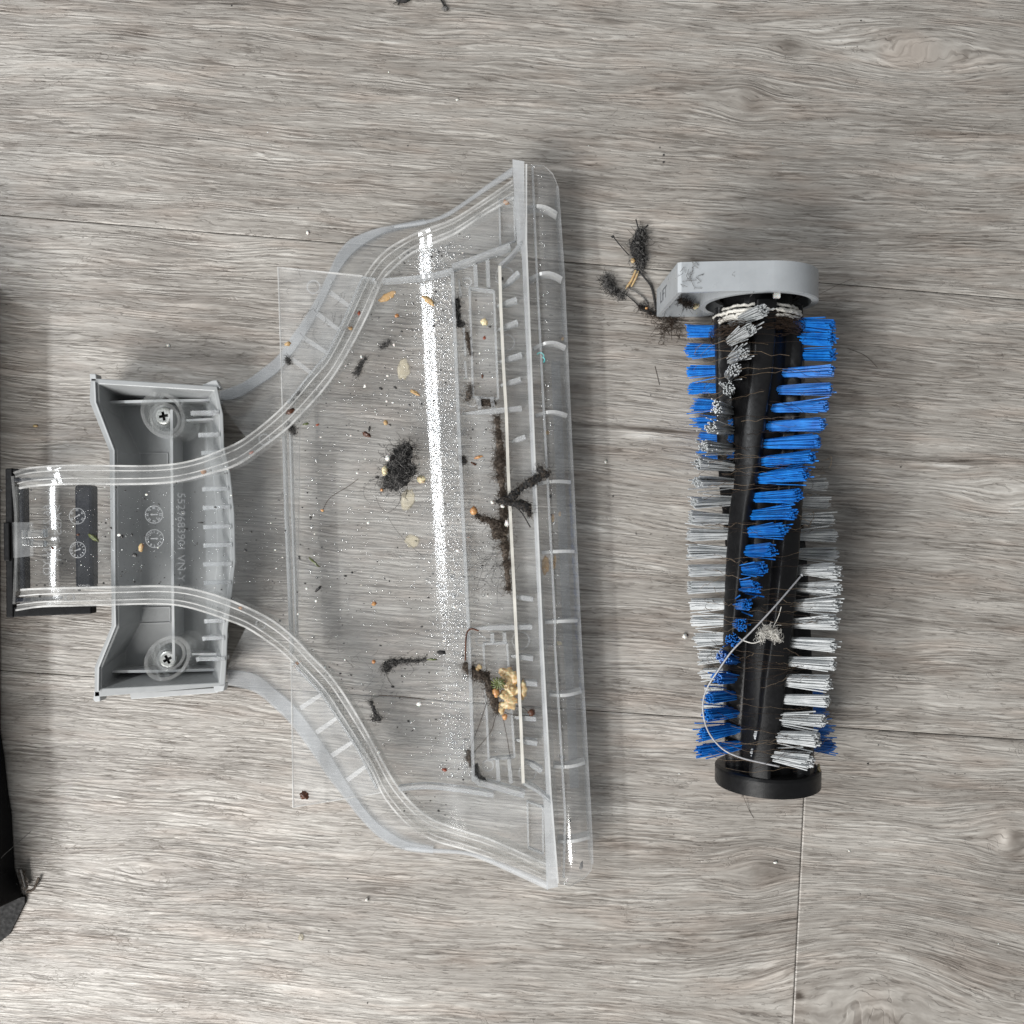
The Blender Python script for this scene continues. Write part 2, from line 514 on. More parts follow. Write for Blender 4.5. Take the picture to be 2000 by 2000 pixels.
M['creamedge'] = m_frost("cream_plastic_edge", 0.6, (0.78, 0.75, 0.68), 0.2)
M['glass'] = m_glass("thick_clear_plastic", 0.03, 0.05)
M['rib'] = m_glass("clear_plastic_rib", 0.06, 0.22)
M['frost'] = m_frost("frosted_plastic", 0.34, (0.50, 0.515, 0.53))
M['flange'] = m_frost("milky_plastic_flange", 0.34, (0.66, 0.67, 0.68), 0.25)
M['emboss'] = m_frost("embossed_relief", 0.30, (0.72, 0.73, 0.74), 0.3)
M['grey'] = plastic("grey_plastic", (0.265, 0.272, 0.273), 0.36, 0.06, 0.02, 0.05)
M['greylight'] = plastic("light_grey_plastic", (0.37, 0.377, 0.38), 0.35, 0.05, 0.02)
M['lever'] = plastic("blue_grey_plastic", (0.335, 0.352, 0.367), 0.33, 0.07, 0.02, 0.06, dust=0.22)
M['print'] = plastic("dark_print", (0.10, 0.105, 0.115), 0.5)
M['black'] = plastic("black_plastic", (0.006, 0.006, 0.0065), 0.36, 0.2, 0.05, 0.12, spec=0.20, dust=0.004)
M['blackcase'] = plastic("matt_black_plastic", (0.004, 0.004, 0.0045), 0.5, 0.2, 0.05, 0.15, spec=0.12, dust=0.01)
M['rubber'] = plastic("navy_black_rubber", (0.005, 0.006, 0.011), 0.25, 0.2, 0.05, spec=0.25)
M['steel'] = plastic("screw_steel", (0.55, 0.55, 0.53), 0.35, 0.25, 0.25, metal=0.85)
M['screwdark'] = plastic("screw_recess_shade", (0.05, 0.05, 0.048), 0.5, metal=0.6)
M['blue'] = m_bristle("blue_nylon", (0.006, 0.115, 0.46), (0.016, 0.215, 0.66))
M['white'] = m_bristle("white_nylon", (0.42, 0.44, 0.445), (0.58, 0.59, 0.595))
M['cotton'] = m_fibre("white_cotton_thread", (0.50, 0.48, 0.44), (0.70, 0.68, 0.63), 0.8)
M['hair'] = m_fibre("dark_brown_hair", (0.016, 0.010, 0.007), (0.055, 0.036, 0.024), 0.45)
M['hairlight'] = m_fibre("light_brown_hair", (0.10, 0.07, 0.045), (0.26, 0.20, 0.14), 0.4)
M['lint'] = m_fibre("grey_black_lint", (0.008, 0.008, 0.009), (0.05, 0.048, 0.046), 0.9)
M['lintgrey'] = m_fibre("grey_lint", (0.06, 0.057, 0.054), (0.25, 0.24, 0.23), 0.9)
M['lintbrown'] = m_fibre("brown_lint", (0.03, 0.023, 0.018), (0.16, 0.13, 0.105), 0.9)
M['orange'] = m_food("orange_food", (0.30, 0.125, 0.04), (0.50, 0.28, 0.12))
M['cream'] = m_food("cream_food", (0.55, 0.46, 0.27), (0.72, 0.64, 0.44))
M['tan'] = m_food("tan_flake", (0.33, 0.21, 0.09), (0.52, 0.38, 0.2))
M['green'] = m_food("dull_green_leaf", (0.05, 0.065, 0.022), (0.14, 0.16, 0.06), 0.05)
M['brown'] = m_food("brown_seed", (0.035, 0.012, 0.006), (0.11, 0.04, 0.018), 0.05)
M['red'] = m_food("red_brown_seed", (0.14, 0.025, 0.012), (0.26, 0.06, 0.025), 0.1)
M['blackbit'] = m_food("black_crumb", (0.006, 0.006, 0.007), (0.03, 0.028, 0.026), 0.0)
M['whitebit'] = m_food("white_crumb", (0.58, 0.57, 0.53), (0.72, 0.71, 0.68), 0.2)
M['mush'] = m_food("mushy_food", (0.36, 0.20, 0.07), (0.54, 0.46, 0.28))
M['smear'] = m_smear("cream_smear", (0.60, 0.54, 0.40), 0.42)
M['osmear'] = m_smear("orange_smear", (0.62, 0.38, 0.15), 0.55)
M['wire'] = m_fibre("clear_nylon_line", (0.27, 0.27, 0.28), (0.40, 0.40, 0.41), 0.25)
M['teal'] = plastic("teal_mark", (0.10, 0.42, 0.42), 0.4)
def m_water():
    t = NT("water_bead")
    lw = t.n("ShaderNodeLayerWeight", {"Blend": 0.5}).outputs["Facing"]
    fr = t.math('ADD', t.math('MULTIPLY', t.math('POWER', lw, 3.0), 0.6), 0.10)
    return t.done(t.n("ShaderNodeMixShader", {0: fr, 1: t.n("ShaderNodeBsdfTransparent", {"Color": (0.93, 0.94, 0.95)}), 2: t.n("ShaderNodeBsdfGlossy", {"Roughness": 0.03})}))
M['water'] = m_water()

# ---------------------------------------------------------------- floor and its planks
mb = MB()
mb.add([(-4500, -4500, -12), (4500, -4500, -12), (4500, 4500, -12), (-4500, 4500, -12)], [(0, 1, 2, 3)])
floor = mb.obj("floor", M['under'])
tag(floor, "pale grey wood effect plank floor under everything", None, kind='structure')
lineA = lambda x: 420 + 0.0825 * x
lineC = lambda x: 1310 + 0.0675 * x
rows = [(lambda x: lineA(x) - 1745, lambda x: lineA(x) - 872), (lambda x: lineA(x) - 872, lineA), (lineA, lineC), (lineC, lambda x: lineC(x) + 872), (lambda x: lineC(x) + 872, lambda x: lineC(x) + 1745)]
splits = [[900], [-300, 3000], [-700, 2600], [1.0, ], [400]]
def plank(quad):
    m = MB()
    g = 0.8
    c = sum((Vector(q) for q in quad), Vector()) / 4
    top = [Vector((q[0] - math.copysign(g + 2.4, q[0] - c.x), q[1] - math.copysign(g + 2.4, q[1] - c.y), 0)) for q in quad]
    mid = [Vector((q[0] - math.copysign(g, q[0] - c.x), q[1] - math.copysign(g, q[1] - c.y), -1.2)) for q in quad]
    bot = [Vector((p.x, p.y, -11)) for p in mid]
    m.add(top + mid + bot, [(0, 1, 2, 3)] + [(i, 4 + i, 4 + (i + 1) % 4, (i + 1) % 4) for i in range(4)] + [(4 + i, 8 + i, 8 + (i + 1) % 4, 4 + (i + 1) % 4) for i in range(4)])
    m.obj("plank", M['floor'], floor)
X0, X1 = -2600, 4600
for ri, (a, b) in enumerate(rows):
    if ri == 3:
        cuts = [(X0, X0), (1577.6, 1534.0), (X1, X1)]     # the end joint that shows under the brush
    else:
        cuts = [(X0, X0)] + [(s_, s_) for s_ in splits[ri]] + [(X1, X1)]
    for (l0, l1), (r0, r1) in zip(cuts[:-1], cuts[1:]):
        plank([U(l0, a(l0)), U(r0, a(r0)), U(r1, b(r1)), U(l1, b(l1))])

# ---------------------------------------------------------------- clear nozzle cover
ZP = [(20, 84), (60, 108), (80, 113.5), (112, 117.5), (160, 115.5), (215, 110), (300, 108), (450, 103), (550, 84), (640, 79), (780, 76), (807, 77), (847, 88.5), (905, 93), (1020, 91), (1100, 92)]
def skew(u): return 62 * max(0, (u - 30) / 800) ** 1.5
def zu(u): return herm(ZP, u)
def zpan(px, py):
    v = min(max((py - 430) / 1150, 0), 1)
    u = px
    for _ in range(4):
        u = px - skew(u) * v
    return zu(u)

nozzle = thing("nozzle_cover", "clear plastic vacuum nozzle cover with grey bracket, lying open on the floor", "nozzle cover", (0, 0, 0))

up_out = [(26, 923), (46.6, 915), (93, 910), (149, 908), (298, 909), (375, 899), (438, 875.6), (480, 854), (548, 798), (608, 727), (640, 690), (675, 620), (712, 539), (748, 493), (782.5, 470), (826, 449), (885, 427), (942, 392), (1001, 351)]
up_in = [(37, 954.5), (74.5, 949), (149, 946), (216, 947), (309, 945), (359, 938.5), (417, 923.6), (450, 914), (480, 898), (552.5, 844), (575, 823), (627, 767), (668, 709), (714, 624), (745, 552), (757, 536), (794, 502), (826, 483.6), (885, 458.5), (942, 422), (1004, 386)]
lo_in = [(40, 1151), (74, 1149), (160, 1147), (239.5, 1145.4), (306, 1144), (359, 1147), (408, 1158), (455, 1174), (500, 1194), (536, 1214), (575, 1246), (605, 1278), (637, 1310), (668.5, 1351), (705, 1410), (737, 1469), (760, 1510), (778, 1537.6), (810, 1574), (846, 1601), (910, 1624), (955, 1638), (1037, 1674), (1070, 1689)]
lo_out = [(30, 1193), (78, 1185.6), (142, 1184), (216, 1182), (309, 1180), (359, 1185), (408, 1199), (441.6, 1211), (480, 1226), (520, 1252), (559, 1282), (627.5, 1355), (664, 1410), (700, 1465), (728, 1510), (746, 1551), (769, 1583), (800.6, 1615), (846, 1642), (910, 1660.5), (1001, 1692), (1072, 1722)]

yt = lambda x: interp(up_in, x)
yb = lambda x: interp(lo_in, x)
mb = MB()
rws = []
NU, NV = 230, 26
for i in range(NU + 1):
    u = 30 + (1012 - 30) * i / NU
    z = zu(u)
    r = []
    for j in range(NV + 1):
        v = j / NV
        x = u + skew(u) * v
        xa, xb = u, u + skew(u)
        a, b = yt(xa) - 4, yb(xb) + 4
        y = a + (b - a) * v
        r.append(U(x, y, z + 0.5 * math.sin(v * 9 + u * 0.02)))
    rws.append(r)
mb.slab(rws, 9, 0, 1)
mb.obj("top_panel", [M['panel'], M['edge']], nozzle, smooth=True)

def sweep(outer, inner, prof, N, zf, zref=20):
    A, B = catmull(outer, N), catmull(inner, N)
    m = MB()
    n = len(prof)
    vs = []
    for a, b in zip(A, B):
        cpx = (a + b) / 2
        z0 = zf(cpx.x, cpx.y)
        pa, pb = U(a.x, a.y, z0 + zref), U(b.x, b.y, z0 + zref)
        for t_, dz in prof:
            q = pa.lerp(pb, t_)
            vs.append(Vector((q.x, q.y, z0 + dz)))
    fs = []
    for i in range(N - 1):
        for j in range(n):
            k = (j + 1) % n
            fs.append((i * n + j, i * n + k, (i + 1) * n + k, (i + 1) * n + j))
    m.add(vs, fs)
    m.add(vs[:n], [tuple(range(n - 1, -1, -1))])
    m.add(vs[-n:], [tuple(range(n))])
    return m
prof = [(0, -20), (0, 13), (.03, 17), (.06, 18), (.24, 18), (.28, 16), (.33, 4), (.37, 1), (.60, 1), (.64, 4), (.69, 14), (.73, 16), (.93, 16), (.97, 15), (1, 11), (1, -20),
        (.90, -20), (.88, -8), (.12, -8), (.10, -20)]
zr = lambda x, y: zpan(x, y)
sweep(up_out, up_in, prof, 150, zr).obj("side_rail", M['rail'], nozzle, smooth=False)
sweep(lo_out, lo_in, prof, 150, zr).obj("side_rail", M['rail'], nozzle, smooth=False)

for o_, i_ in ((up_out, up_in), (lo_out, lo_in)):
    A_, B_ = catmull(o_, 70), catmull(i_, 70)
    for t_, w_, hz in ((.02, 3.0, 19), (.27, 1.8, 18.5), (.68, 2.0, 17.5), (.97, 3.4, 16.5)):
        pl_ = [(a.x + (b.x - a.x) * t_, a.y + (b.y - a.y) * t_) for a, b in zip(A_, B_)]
        mb = MB(); mb.wall(pl_, w_, [zpan(*p) + hz - 5 for p in pl_], [zpan(*p) + hz for p in pl_]); mb.obj("rail_edge_line", M['bead'], nozzle)  # thin pale strips painting the highlights on the rail's rounded edges
sk_uo = [(428, 764), (472, 748), (513, 719.5), (544, 692.5), (569, 657), (592, 624), (619, 579), (643.6, 527), (662, 490), (680, 469), (709.6, 458.5)]
sk_ui = [(428, 783), (465.5, 775), (507, 750.5), (544, 723.6), (573, 686), (602, 643), (631, 589), (658, 535), (674, 508), (692, 489), (725.5, 465)]
sk_uo = [(428, 764), (472, 748), (513, 719.5), (544, 692.5), (569, 657), (592, 624), (619, 579), (643.6, 527), (661, 492), (682, 469), (709.6, 455.5), (737, 446), (771, 439), (828, 428)]
sk_ui = [(428, 783), (465.5, 775), (507, 750.5), (544, 723.6), (573, 686), (602, 643), (631, 589), (658, 535), (680, 503), (703, 482), (725.5, 467), (755, 453), (794, 444), (834, 437)]
sk_lo = [(441, 1337), (497, 1352), (536, 1383), (568, 1415), (605, 1465), (641, 1519), (673, 1560), (705, 1601), (746, 1640), (791.5, 1661), (846, 1667)]
sk_li = [(443, 1308), (497, 1317), (536, 1346), (573, 1378), (609, 1424), (646, 1478), (682, 1537.6), (714, 1583), (746, 1615), (791.5, 1643), (846, 1655)]
flat = [(0, 0), (0, 7), (1, 7), (1, 0)]
sweep(sk_uo, sk_ui, flat, 70, lambda x, y: 1, 7).obj("skirt_rim", M['frost'], nozzle)
sweep(sk_lo, sk_li, flat, 70, lambda x, y: 1, 7).obj("skirt_rim", M['frost'], nozzle)

# sloping clear walls from the skirt up to the rails
def side_wall(low, high, zl, N=80):
    A, B = catmull(low, N), catmull(high, N)
    m = MB()
    rr = []
    for a, b in zip(A, B):
        p, q = U(a.x, a.y, zl), U(b.x, b.y, zpan(b.x, b.y) - 16)
        rr.append([p.lerp(q, k / 5) + Vector((0, 0, 6 * math.sin(math.pi * k / 5))) for k in range(6)])
    m.slab(rr, 6)
    return m
side_wall(sk_ui, [p for p in up_out if 470 < p[0] < 890], 7).obj("side_wall", M['wallclear'], nozzle, smooth=True)
side_wall(sk_li, [p for p in lo_out if 470 < p[0] < 920], 7).obj("side_wall", M['wallclear'], nozzle, smooth=True)
# the milky outer bands towards the front corners
bu_o = [(771, 438), (828, 428), (862, 417.5), (908, 389), (950, 358), (1001, 322)]
bu_i = [(771, 447), (828, 440), (875, 425), (915, 399), (955, 372), (1001, 345)]
bl_o = [(791, 1662), (846, 1668), (910, 1672), (955, 1689), (1010, 1714), (1070, 1742)]
bl_i = [(791, 1650), (846, 1655), (910, 1661), (955, 1673), (1010, 1694), (1070, 1720)]
band = [(0, -8), (0, 2), (0.3, 14), (1, 20), (1, 13), (0.35, 6), (0.25, -8)]
sweep(bu_o, bu_i, band, 50, lambda x, y: 62, 10).obj("outer_band", M['flange'], nozzle, smooth=True)
sweep(bl_o, bl_i, band, 50, lambda x, y: 62, 10).obj("outer_band", M['flange'], nozzle, smooth=True)

# flat clear plate under the panel
mb = MB()
pl = [(542, 521), (707, 538), (745, 551), (730, 600), (700, 650), (640, 755), (585, 832), (580, 1242), (640, 1320), (700, 1405), (765, 1540), (746, 1549), (572, 1578), (568, 1282), (552.5, 840)]
mb.prism([U(x, y, 62) for x, y in pl], 54, 0, 0, 1)
mb.obj("splash_plate", [M['sheet'], M['edge']], nozzle)
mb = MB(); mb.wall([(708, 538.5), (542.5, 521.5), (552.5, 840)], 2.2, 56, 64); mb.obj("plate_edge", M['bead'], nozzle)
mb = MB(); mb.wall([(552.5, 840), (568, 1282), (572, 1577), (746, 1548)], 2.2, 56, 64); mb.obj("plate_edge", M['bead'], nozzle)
mb = MB(); mb.wall([(553, 843), (557, 1000), (563, 1140), (568, 1280)], 4, 55, 74); mb.obj("plate_ridge", M['rib'], nozzle)
mb = MB(); mb.wall([(566, 846), (570, 1000), (575, 1140), (578, 1244)], 3, 62, 78); mb.obj("plate_ridge", M['rib'], nozzle)
for a, b in [((644.6, 571), (687, 601)), ((620, 613), (667, 648)), ((592, 659), (642.6, 691.5)), ((569, 701), (613.6, 732)),
             ((586.5, 1383), (630, 1355)), ((618, 1430.6), (657, 1403)), ((648, 1476), (689, 1449)), ((677.6, 1524), (718.6, 1494))]:
    mb = MB(); mb.wall([a, ((a[0] + b[0]) / 2, (a[1] + b[1]) / 2), b], [9, 8, 6], 62, [64, 69, 76]); mb.obj("locating_tab", M['tab'], nozzle)
# inner lines of the rails next to the plate
for pl_ in ([(561, 787), (608, 727), (640, 690), (675, 616), (708, 541), (733, 545)], [(570, 1296), (627, 1355), (664, 1410), (700, 1467), (736, 1541)]):
    mb = MB(); mb.wall(pl_, 3.5, 60, [zpan(*p) + 20 for p in pl_]); mb.obj("rail_edge_line", M['rib'], nozzle)

# curved cross ribs of the panel
for pl_ in ([(746, 548), (782, 545), (812, 542), (839, 538), (862, 533), (883, 527)], [(778, 1542), (819, 1537.6), (850, 1538), (887, 1542), (930, 1548), (964, 1554)]):
    c = [(p.x, p.y) for p in catmull(pl_, 24)]
    mb = MB(); mb.wall(c, 8, [zpan(*p) - 2 for p in c], [zpan(*p) + 16 for p in c]); mb.obj("cross_rib", M['rib'], nozzle)

# front channel: ribs, fins, boxes
def rib(pl_, w, h, name="channel_rib", mat='rib', z0=-4, n=None):
    if n: pl_ = [(p.x, p.y) for p in catmull(pl_, n)]
    m = MB()
    m.wall(pl_, w, [zpan(*p) + z0 for p in pl_], [zpan(*p) + h for p in pl_])
    return m.obj(name, M[mat], nozzle)
rib([(883, 523), (894, 790), (898, 881), (914, 1212), (919, 1336), (924.5, 1526)], 6, 22)
rib([(976, 519), (978, 599), (984, 728), (989, 810), (992.5, 922), (1003, 1129), (1008, 1233), (1017, 1406), (1022, 1530)], 5.5, 24, mat='creamedge')
rib([(883, 520), (920, 507), (960, 492), (996, 479)], 9, 22)
rib([(976, 518), (998, 498), (1018, 473)], 5, 24)
rib([(926, 1520), (935, 1529), (975, 1540), (1024, 1554)], 10, 22)
rib([(1022, 1530), (1050, 1546), (1078, 1568)], 5, 24)
for box in ([(917, 562), (964.5, 568), (973, 779), (924, 775)], [(944, 1258), (990, 1256), (1005, 1479), (954.5, 1484)]):
    for i in range(4):
        a, b = box[i], box[(i + 1) % 4]
        rib([a, ((a[0] + b[0]) / 2, (a[1] + b[1]) / 2), b], 4, 12, "box_rib")
rib([(896, 545), (900, 578)], 4, 10, "box_rib"); rib([(906, 640), (909, 694)], 4, 10, "box_rib"); rib([(908, 705), (911, 738)], 4, 10, "box_rib")
for x0, y0, x1, y1 in [(928, 517, 930, 560), (952, 508, 954, 560), (935, 778, 937, 798), (960, 775, 964, 798), (971, 1483, 974, 1526), (994, 1483, 998, 1530), (961, 1238, 962, 1256), (985, 1236, 986, 1256)]:
    rib([(x0, y0), (x1, y1)], 7, 16, "box_rib")
for a, b in [((981, 562), (1013, 531)), ((968, 599), (1009, 584)), ((970, 645), (1011, 628)), ((973, 708), (1019, 692)), ((974, 754), (1017, 740)), ((902, 808), (1019, 797)), ((999, 863), (1026, 853)),
             ((1002, 1165), (1041, 1171)), ((917, 1228), (1039, 1225)), ((996, 1281), (1041, 1287)), ((1002, 1331), (1049, 1337)), ((1001, 1401), (1047, 1405)), ((1005, 1445), (1049, 1453)), ((1025, 1485), (1058, 1507))]:
    mid = ((a[0] + b[0]) / 2, (a[1] + b[1]) / 2)
    m = MB()
    za, zm, zb = zpan(*a), zpan(*mid), zpan(*b)
    m.wall([a, mid, b], [3, 9, 8], [za - 3, zm - 3, zb - 3], [za + 6, zm + 17, zb + 22])
    m.obj("channel_fin", M['rib'], nozzle)
def ring(cx, cy, r, w, z0, z1, name, mat, parent, n=28, ex=1.0, rot=0.0):
    m = MB()
    c = U(cx, cy, z1)
    vs = []
    cr, sr = math.cos(rot), math.sin(rot)
    for i in range(n):
        a = 2 * math.pi * i / n
        for rr, zz in ((r, z1), (r - w, z1), (r - w, z0), (r, z0)):
            lx, ly = rr * ex * math.cos(a), rr * math.sin(a)
            vs.append((c.x + lx * cr - ly * sr, c.y + lx * sr + ly * cr, zz))
    fs = []
    for i in range(n):
        j = (i + 1) % n
        for k in range(4):
            l = (k + 1) % 4
            fs.append((i * 4 + k, i * 4 + l, j * 4 + l, j * 4 + k))
    m.add(vs, fs)
    return m.obj(name, M[mat], parent, smooth=False)
for cx, cy, r in [(986, 539, 18), (989, 669, 16), (912, 551, 9), (922, 785, 10), (1017, 1251, 17), (953, 1496, 11), (1030, 1510, 17), (940, 1252, 10), (516, 858, 11), (612, 560, 13), (135, 1167, 9), (509, 1219, 10)]:
    zz = zpan(cx, cy)
    ring(cx, cy, r, 2.2, zz - 2, zz + 3, "ejector_mark", 'tab', nozzle)
# recessed panes in the two front corners
for q in ([(975, 389), (1003, 385), (1006, 470), (977, 480)], [(1030, 1566), (1060, 1577), (1061, 1668), (1032, 1656)]):
    for i in range(4):
        a, b = q[i], q[(i + 1) % 4]
        rib([a, b], 3, 5, "pane_rib")

# milky front flange
mb = MB()
zt = 112
Q = [((1001, 311), (1024, 315)), ((1005, 400), (1025, 400)), ((1010, 472), (1027, 472)), ((1019, 486), (1027, 486)), ((1033, 700), (1040, 790)), ((1037, 881), (1044, 881)), ((1052, 1212), (1059, 1212)), ((1054, 1261), (1061, 1261)), ((1067, 1551), (1075, 1551)), ((1062, 1570), (1080, 1570)), ((1065, 1650), (1085, 1650)), ((1068, 1737), (1090, 1732))]
Q[4] = ((1029, 700), (1036, 700))
mb.slab([[U(a[0], a[1], zt), U(b[0], b[1], zt)] for a, b in Q], 40)
mb.obj("front_flange", M['flange'], nozzle)
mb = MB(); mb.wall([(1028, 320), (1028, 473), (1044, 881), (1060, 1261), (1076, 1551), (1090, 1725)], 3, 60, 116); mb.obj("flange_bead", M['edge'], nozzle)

# front lip: a long clear half tube with cross webs
Llip = [(1026, 322), (1029, 473), (1046, 881), (1062, 1261), (1078, 1551), (1093, 1726)]
Rlip = [(1074, 332), (1090, 363), (1101, 521), (1110, 723), (1118, 900), (1135, 1253), (1155, 1613), (1158, 1690), (1116, 1722)]
mb = MB()
A = catmull(Llip, 90)
rr = []
for i, a in enumerate(A):
    y = a.y
    xr = interp([(1049, 0)] if 0 else [(322, 1062), (335, 1078), (363, 1091), (521, 1102), (723, 1111), (900, 1119), (1253, 1136), (1613, 1156), (1690, 1159), (1712, 1140), (1727, 1112)], y)
    row = []
    for k in range(13):
        t_ = k / 12
        z = 96 - 4 * math.sin(t_ * 5) if t_ < 0.35 else 96 - 18 * ((t_ - 0.35) / 0.65) ** 2
        row.append(U(a.x + (xr - a.x) * t_, y + 6 * t_ * (1 if i > 86 else 0), z))
    rr.append(row)
mb.slab(rr, 8, 0, 1)
mb.obj("front_lip", [M['lip'], M['edge']], nozzle, smooth=True)
mb = MB(); mb.wall([(1089, 363), (1100, 521), (1109, 723), (1117, 900), (1134, 1253), (1154, 1613), (1157, 1688)], 5, 2, 77); mb.obj("lip_edge", M['tab'], nozzle)
for zz, pl_ in ((98, [(1040, 326), (1047, 500), (1058, 723), (1067, 893), (1084, 1212), (1084, 1261), (1104, 1593), (1101, 1715)]),):
    mb = MB(); mb.wall(pl_, 4, 88, zz + 2); mb.obj("lip_ridge", M['rib'], nozzle)
for i, (x0, y0, x1, y1, bow) in enumerate([(1030, 405, 1088, 420, -10), (1034, 545, 1098, 548, -14), (1042, 681, 1105, 682, -13), (1046, 812, 1108, 814, -9), (1051, 945, 1115, 943, -4), (1058, 1080, 1122, 1078, -2),
                                       (1065, 1216, 1128, 1213, -1), (1073, 1357, 1136, 1349, 5), (1082, 1497, 1143, 1488, 5), (1090, 1644, 1152, 1634, 4)]):
    pts_ = []
    for k in range(9):
        t_ = k / 8
        pts_.append((x0 + (x1 - x0) * t_, y0 + (y1 - y0) * t_ + bow * math.sin(math.pi * t_ * 0.9)))
    zt_ = [99 - 4 * math.sin(k / 8 * 5) if k / 8 < 0.35 else 99 - 17 * ((k / 8 - 0.35) / 0.65) ** 2 for k in range(9)]
    mb = MB(); mb.wall(pts_, 6, [max(4, z_ - 30) for z_ in zt_], zt_); mb.obj("lip_web", M['edge'], nozzle)
mb = MB(); mb.wall([(1085, 705), (1093, 900), (1104, 1150), (1114, 1350), (1122, 1540)], 17, 3, 12); mb.obj("lip_dark_reflection", M['seal'], nozzle)  # added strip standing in for a dark reflection in the lip

# cuff end: black seal frame, catch, dark bars
seal = MB()
def bar(m, quad, z1, z0):
    m.prism([U(x, y, z1) for x, y in quad], z0)
bar(seal, [(9.7, 915.4), (24, 914), (26, 1206), (11.5, 1207)], 92, 66)
bar(seal, [(11, 1186), (178, 1184), (178, 1199), (12, 1206)], 90, 66)
bar(seal, [(20, 915), (60, 917), (60, 924), (24, 926)], 90, 66)
seal_o = seal.obj("seal_frame", M['blackcase'], nozzle, bevel=2)
for q_ in ([(26, 934), (112, 931), (114, 937), (27, 941)], [(30, 1168), (112, 1166), (112, 1172), (31, 1177)]):
    m = MB(); bar(m, q_, 92, 70); m.obj("rail_seal_reflection", M['rubber'], nozzle, bevel=1)  # dark strips added to paint the black seal's reflection in the rails
m = MB(); bar(m, [(6, 1021), (18, 1020), (19, 1096), (7, 1096)], 96, 70); m.obj("seal_tab", M['blackcase'], nozzle, bevel=2)
m = MB(); bar(m, [(144, 947), (180, 947), (181, 1148), (146, 1148)], 90, 62); m.obj("seal_bar", M['rubber'], nozzle, bevel=6)
m = MB(); bar(m, [(35, 950), (46, 950), (49, 1151), (38, 1151)], 84, 62); m.obj("seal_bar", M['rubber'], nozzle, bevel=3)
m = MB(); m.wall([(24, 930), (30, 1000), (31, 1080), (27, 1180)], 5, 76, 100); m.obj("cuff_edge", M['rail'], nozzle)
m = MB(); bar(m, [(24, 1020), (64, 1020), (64, 1086), (26, 1090)], 122, 118); m.obj("catch_plate", M['sheet'], nozzle)
m = MB(); bar(m, [(41, 1036), (84, 1034), (85, 1050), (41, 1052)], 138, 120); bar(m, [(41, 1054), (58, 1054), (58, 1066), (41, 1066)], 138, 120); bar(m, [(58, 1056), (85, 1056), (85, 1068), (58, 1069)], 134, 120)
m.obj("catch", M['glass'], nozzle, bevel=1.5)

# writing moulded into the plastic
def text_mesh(body, size, depth=0.4):
    cu = bpy.data.curves.new("lettering", 'FONT')
    cu.body = body
    cu.size = 1
    cu.extrude = depth / size
    cu.resolution_u = 3
    o = bpy.data.objects.new("lettering", cu)
    COL.objects.link(o)
    dg = bpy.context.evaluated_depsgraph_get()
    me = bpy.data.meshes.new_from_object(o.evaluated_get(dg))
    vs = [v.co * size for v in me.vertices]
    fs = [tuple(p.vertices) for p in me.polygons]
    bpy.data.objects.remove(o)
    bpy.data.curves.remove(cu)
    bpy.data.meshes.remove(me)
    return vs, fs
def put_text(body, px, py, z, size, ang, mirror, mat, parent, name="lettering", space=1.0):
    vs, fs = text_mesh(body, size)
    w = max(v.x for v in vs) if vs else 0
    m = MB()
    o = U(px, py, z)
    ca_, sa_ = math.cos(ang), math.sin(ang)
    out = []
    for v in vs:
        x, y = v.x * space, v.y * (-1 if mirror else 1)
        out.append((o.x + x * ca_ - y * sa_, o.y + x * sa_ + y * ca_, z + v.z))
    m.add(out, fs)
    return m.obj(name, M[mat], parent, fix=True)
D = -math.pi / 2
put_text("66 295 VN-YD", 98, 985, 119.5, 19, D, True, 'faint', nozzle, space=1.12)
put_text(">ABS< AY", 120, 985, 119.5, 19, D, True, 'faint', nozzle, space=1.3)
put_text("5529683901 VN-Y", 347, 962, 109.5, 20, D, False, 'faint', nozzle, space=1.08)
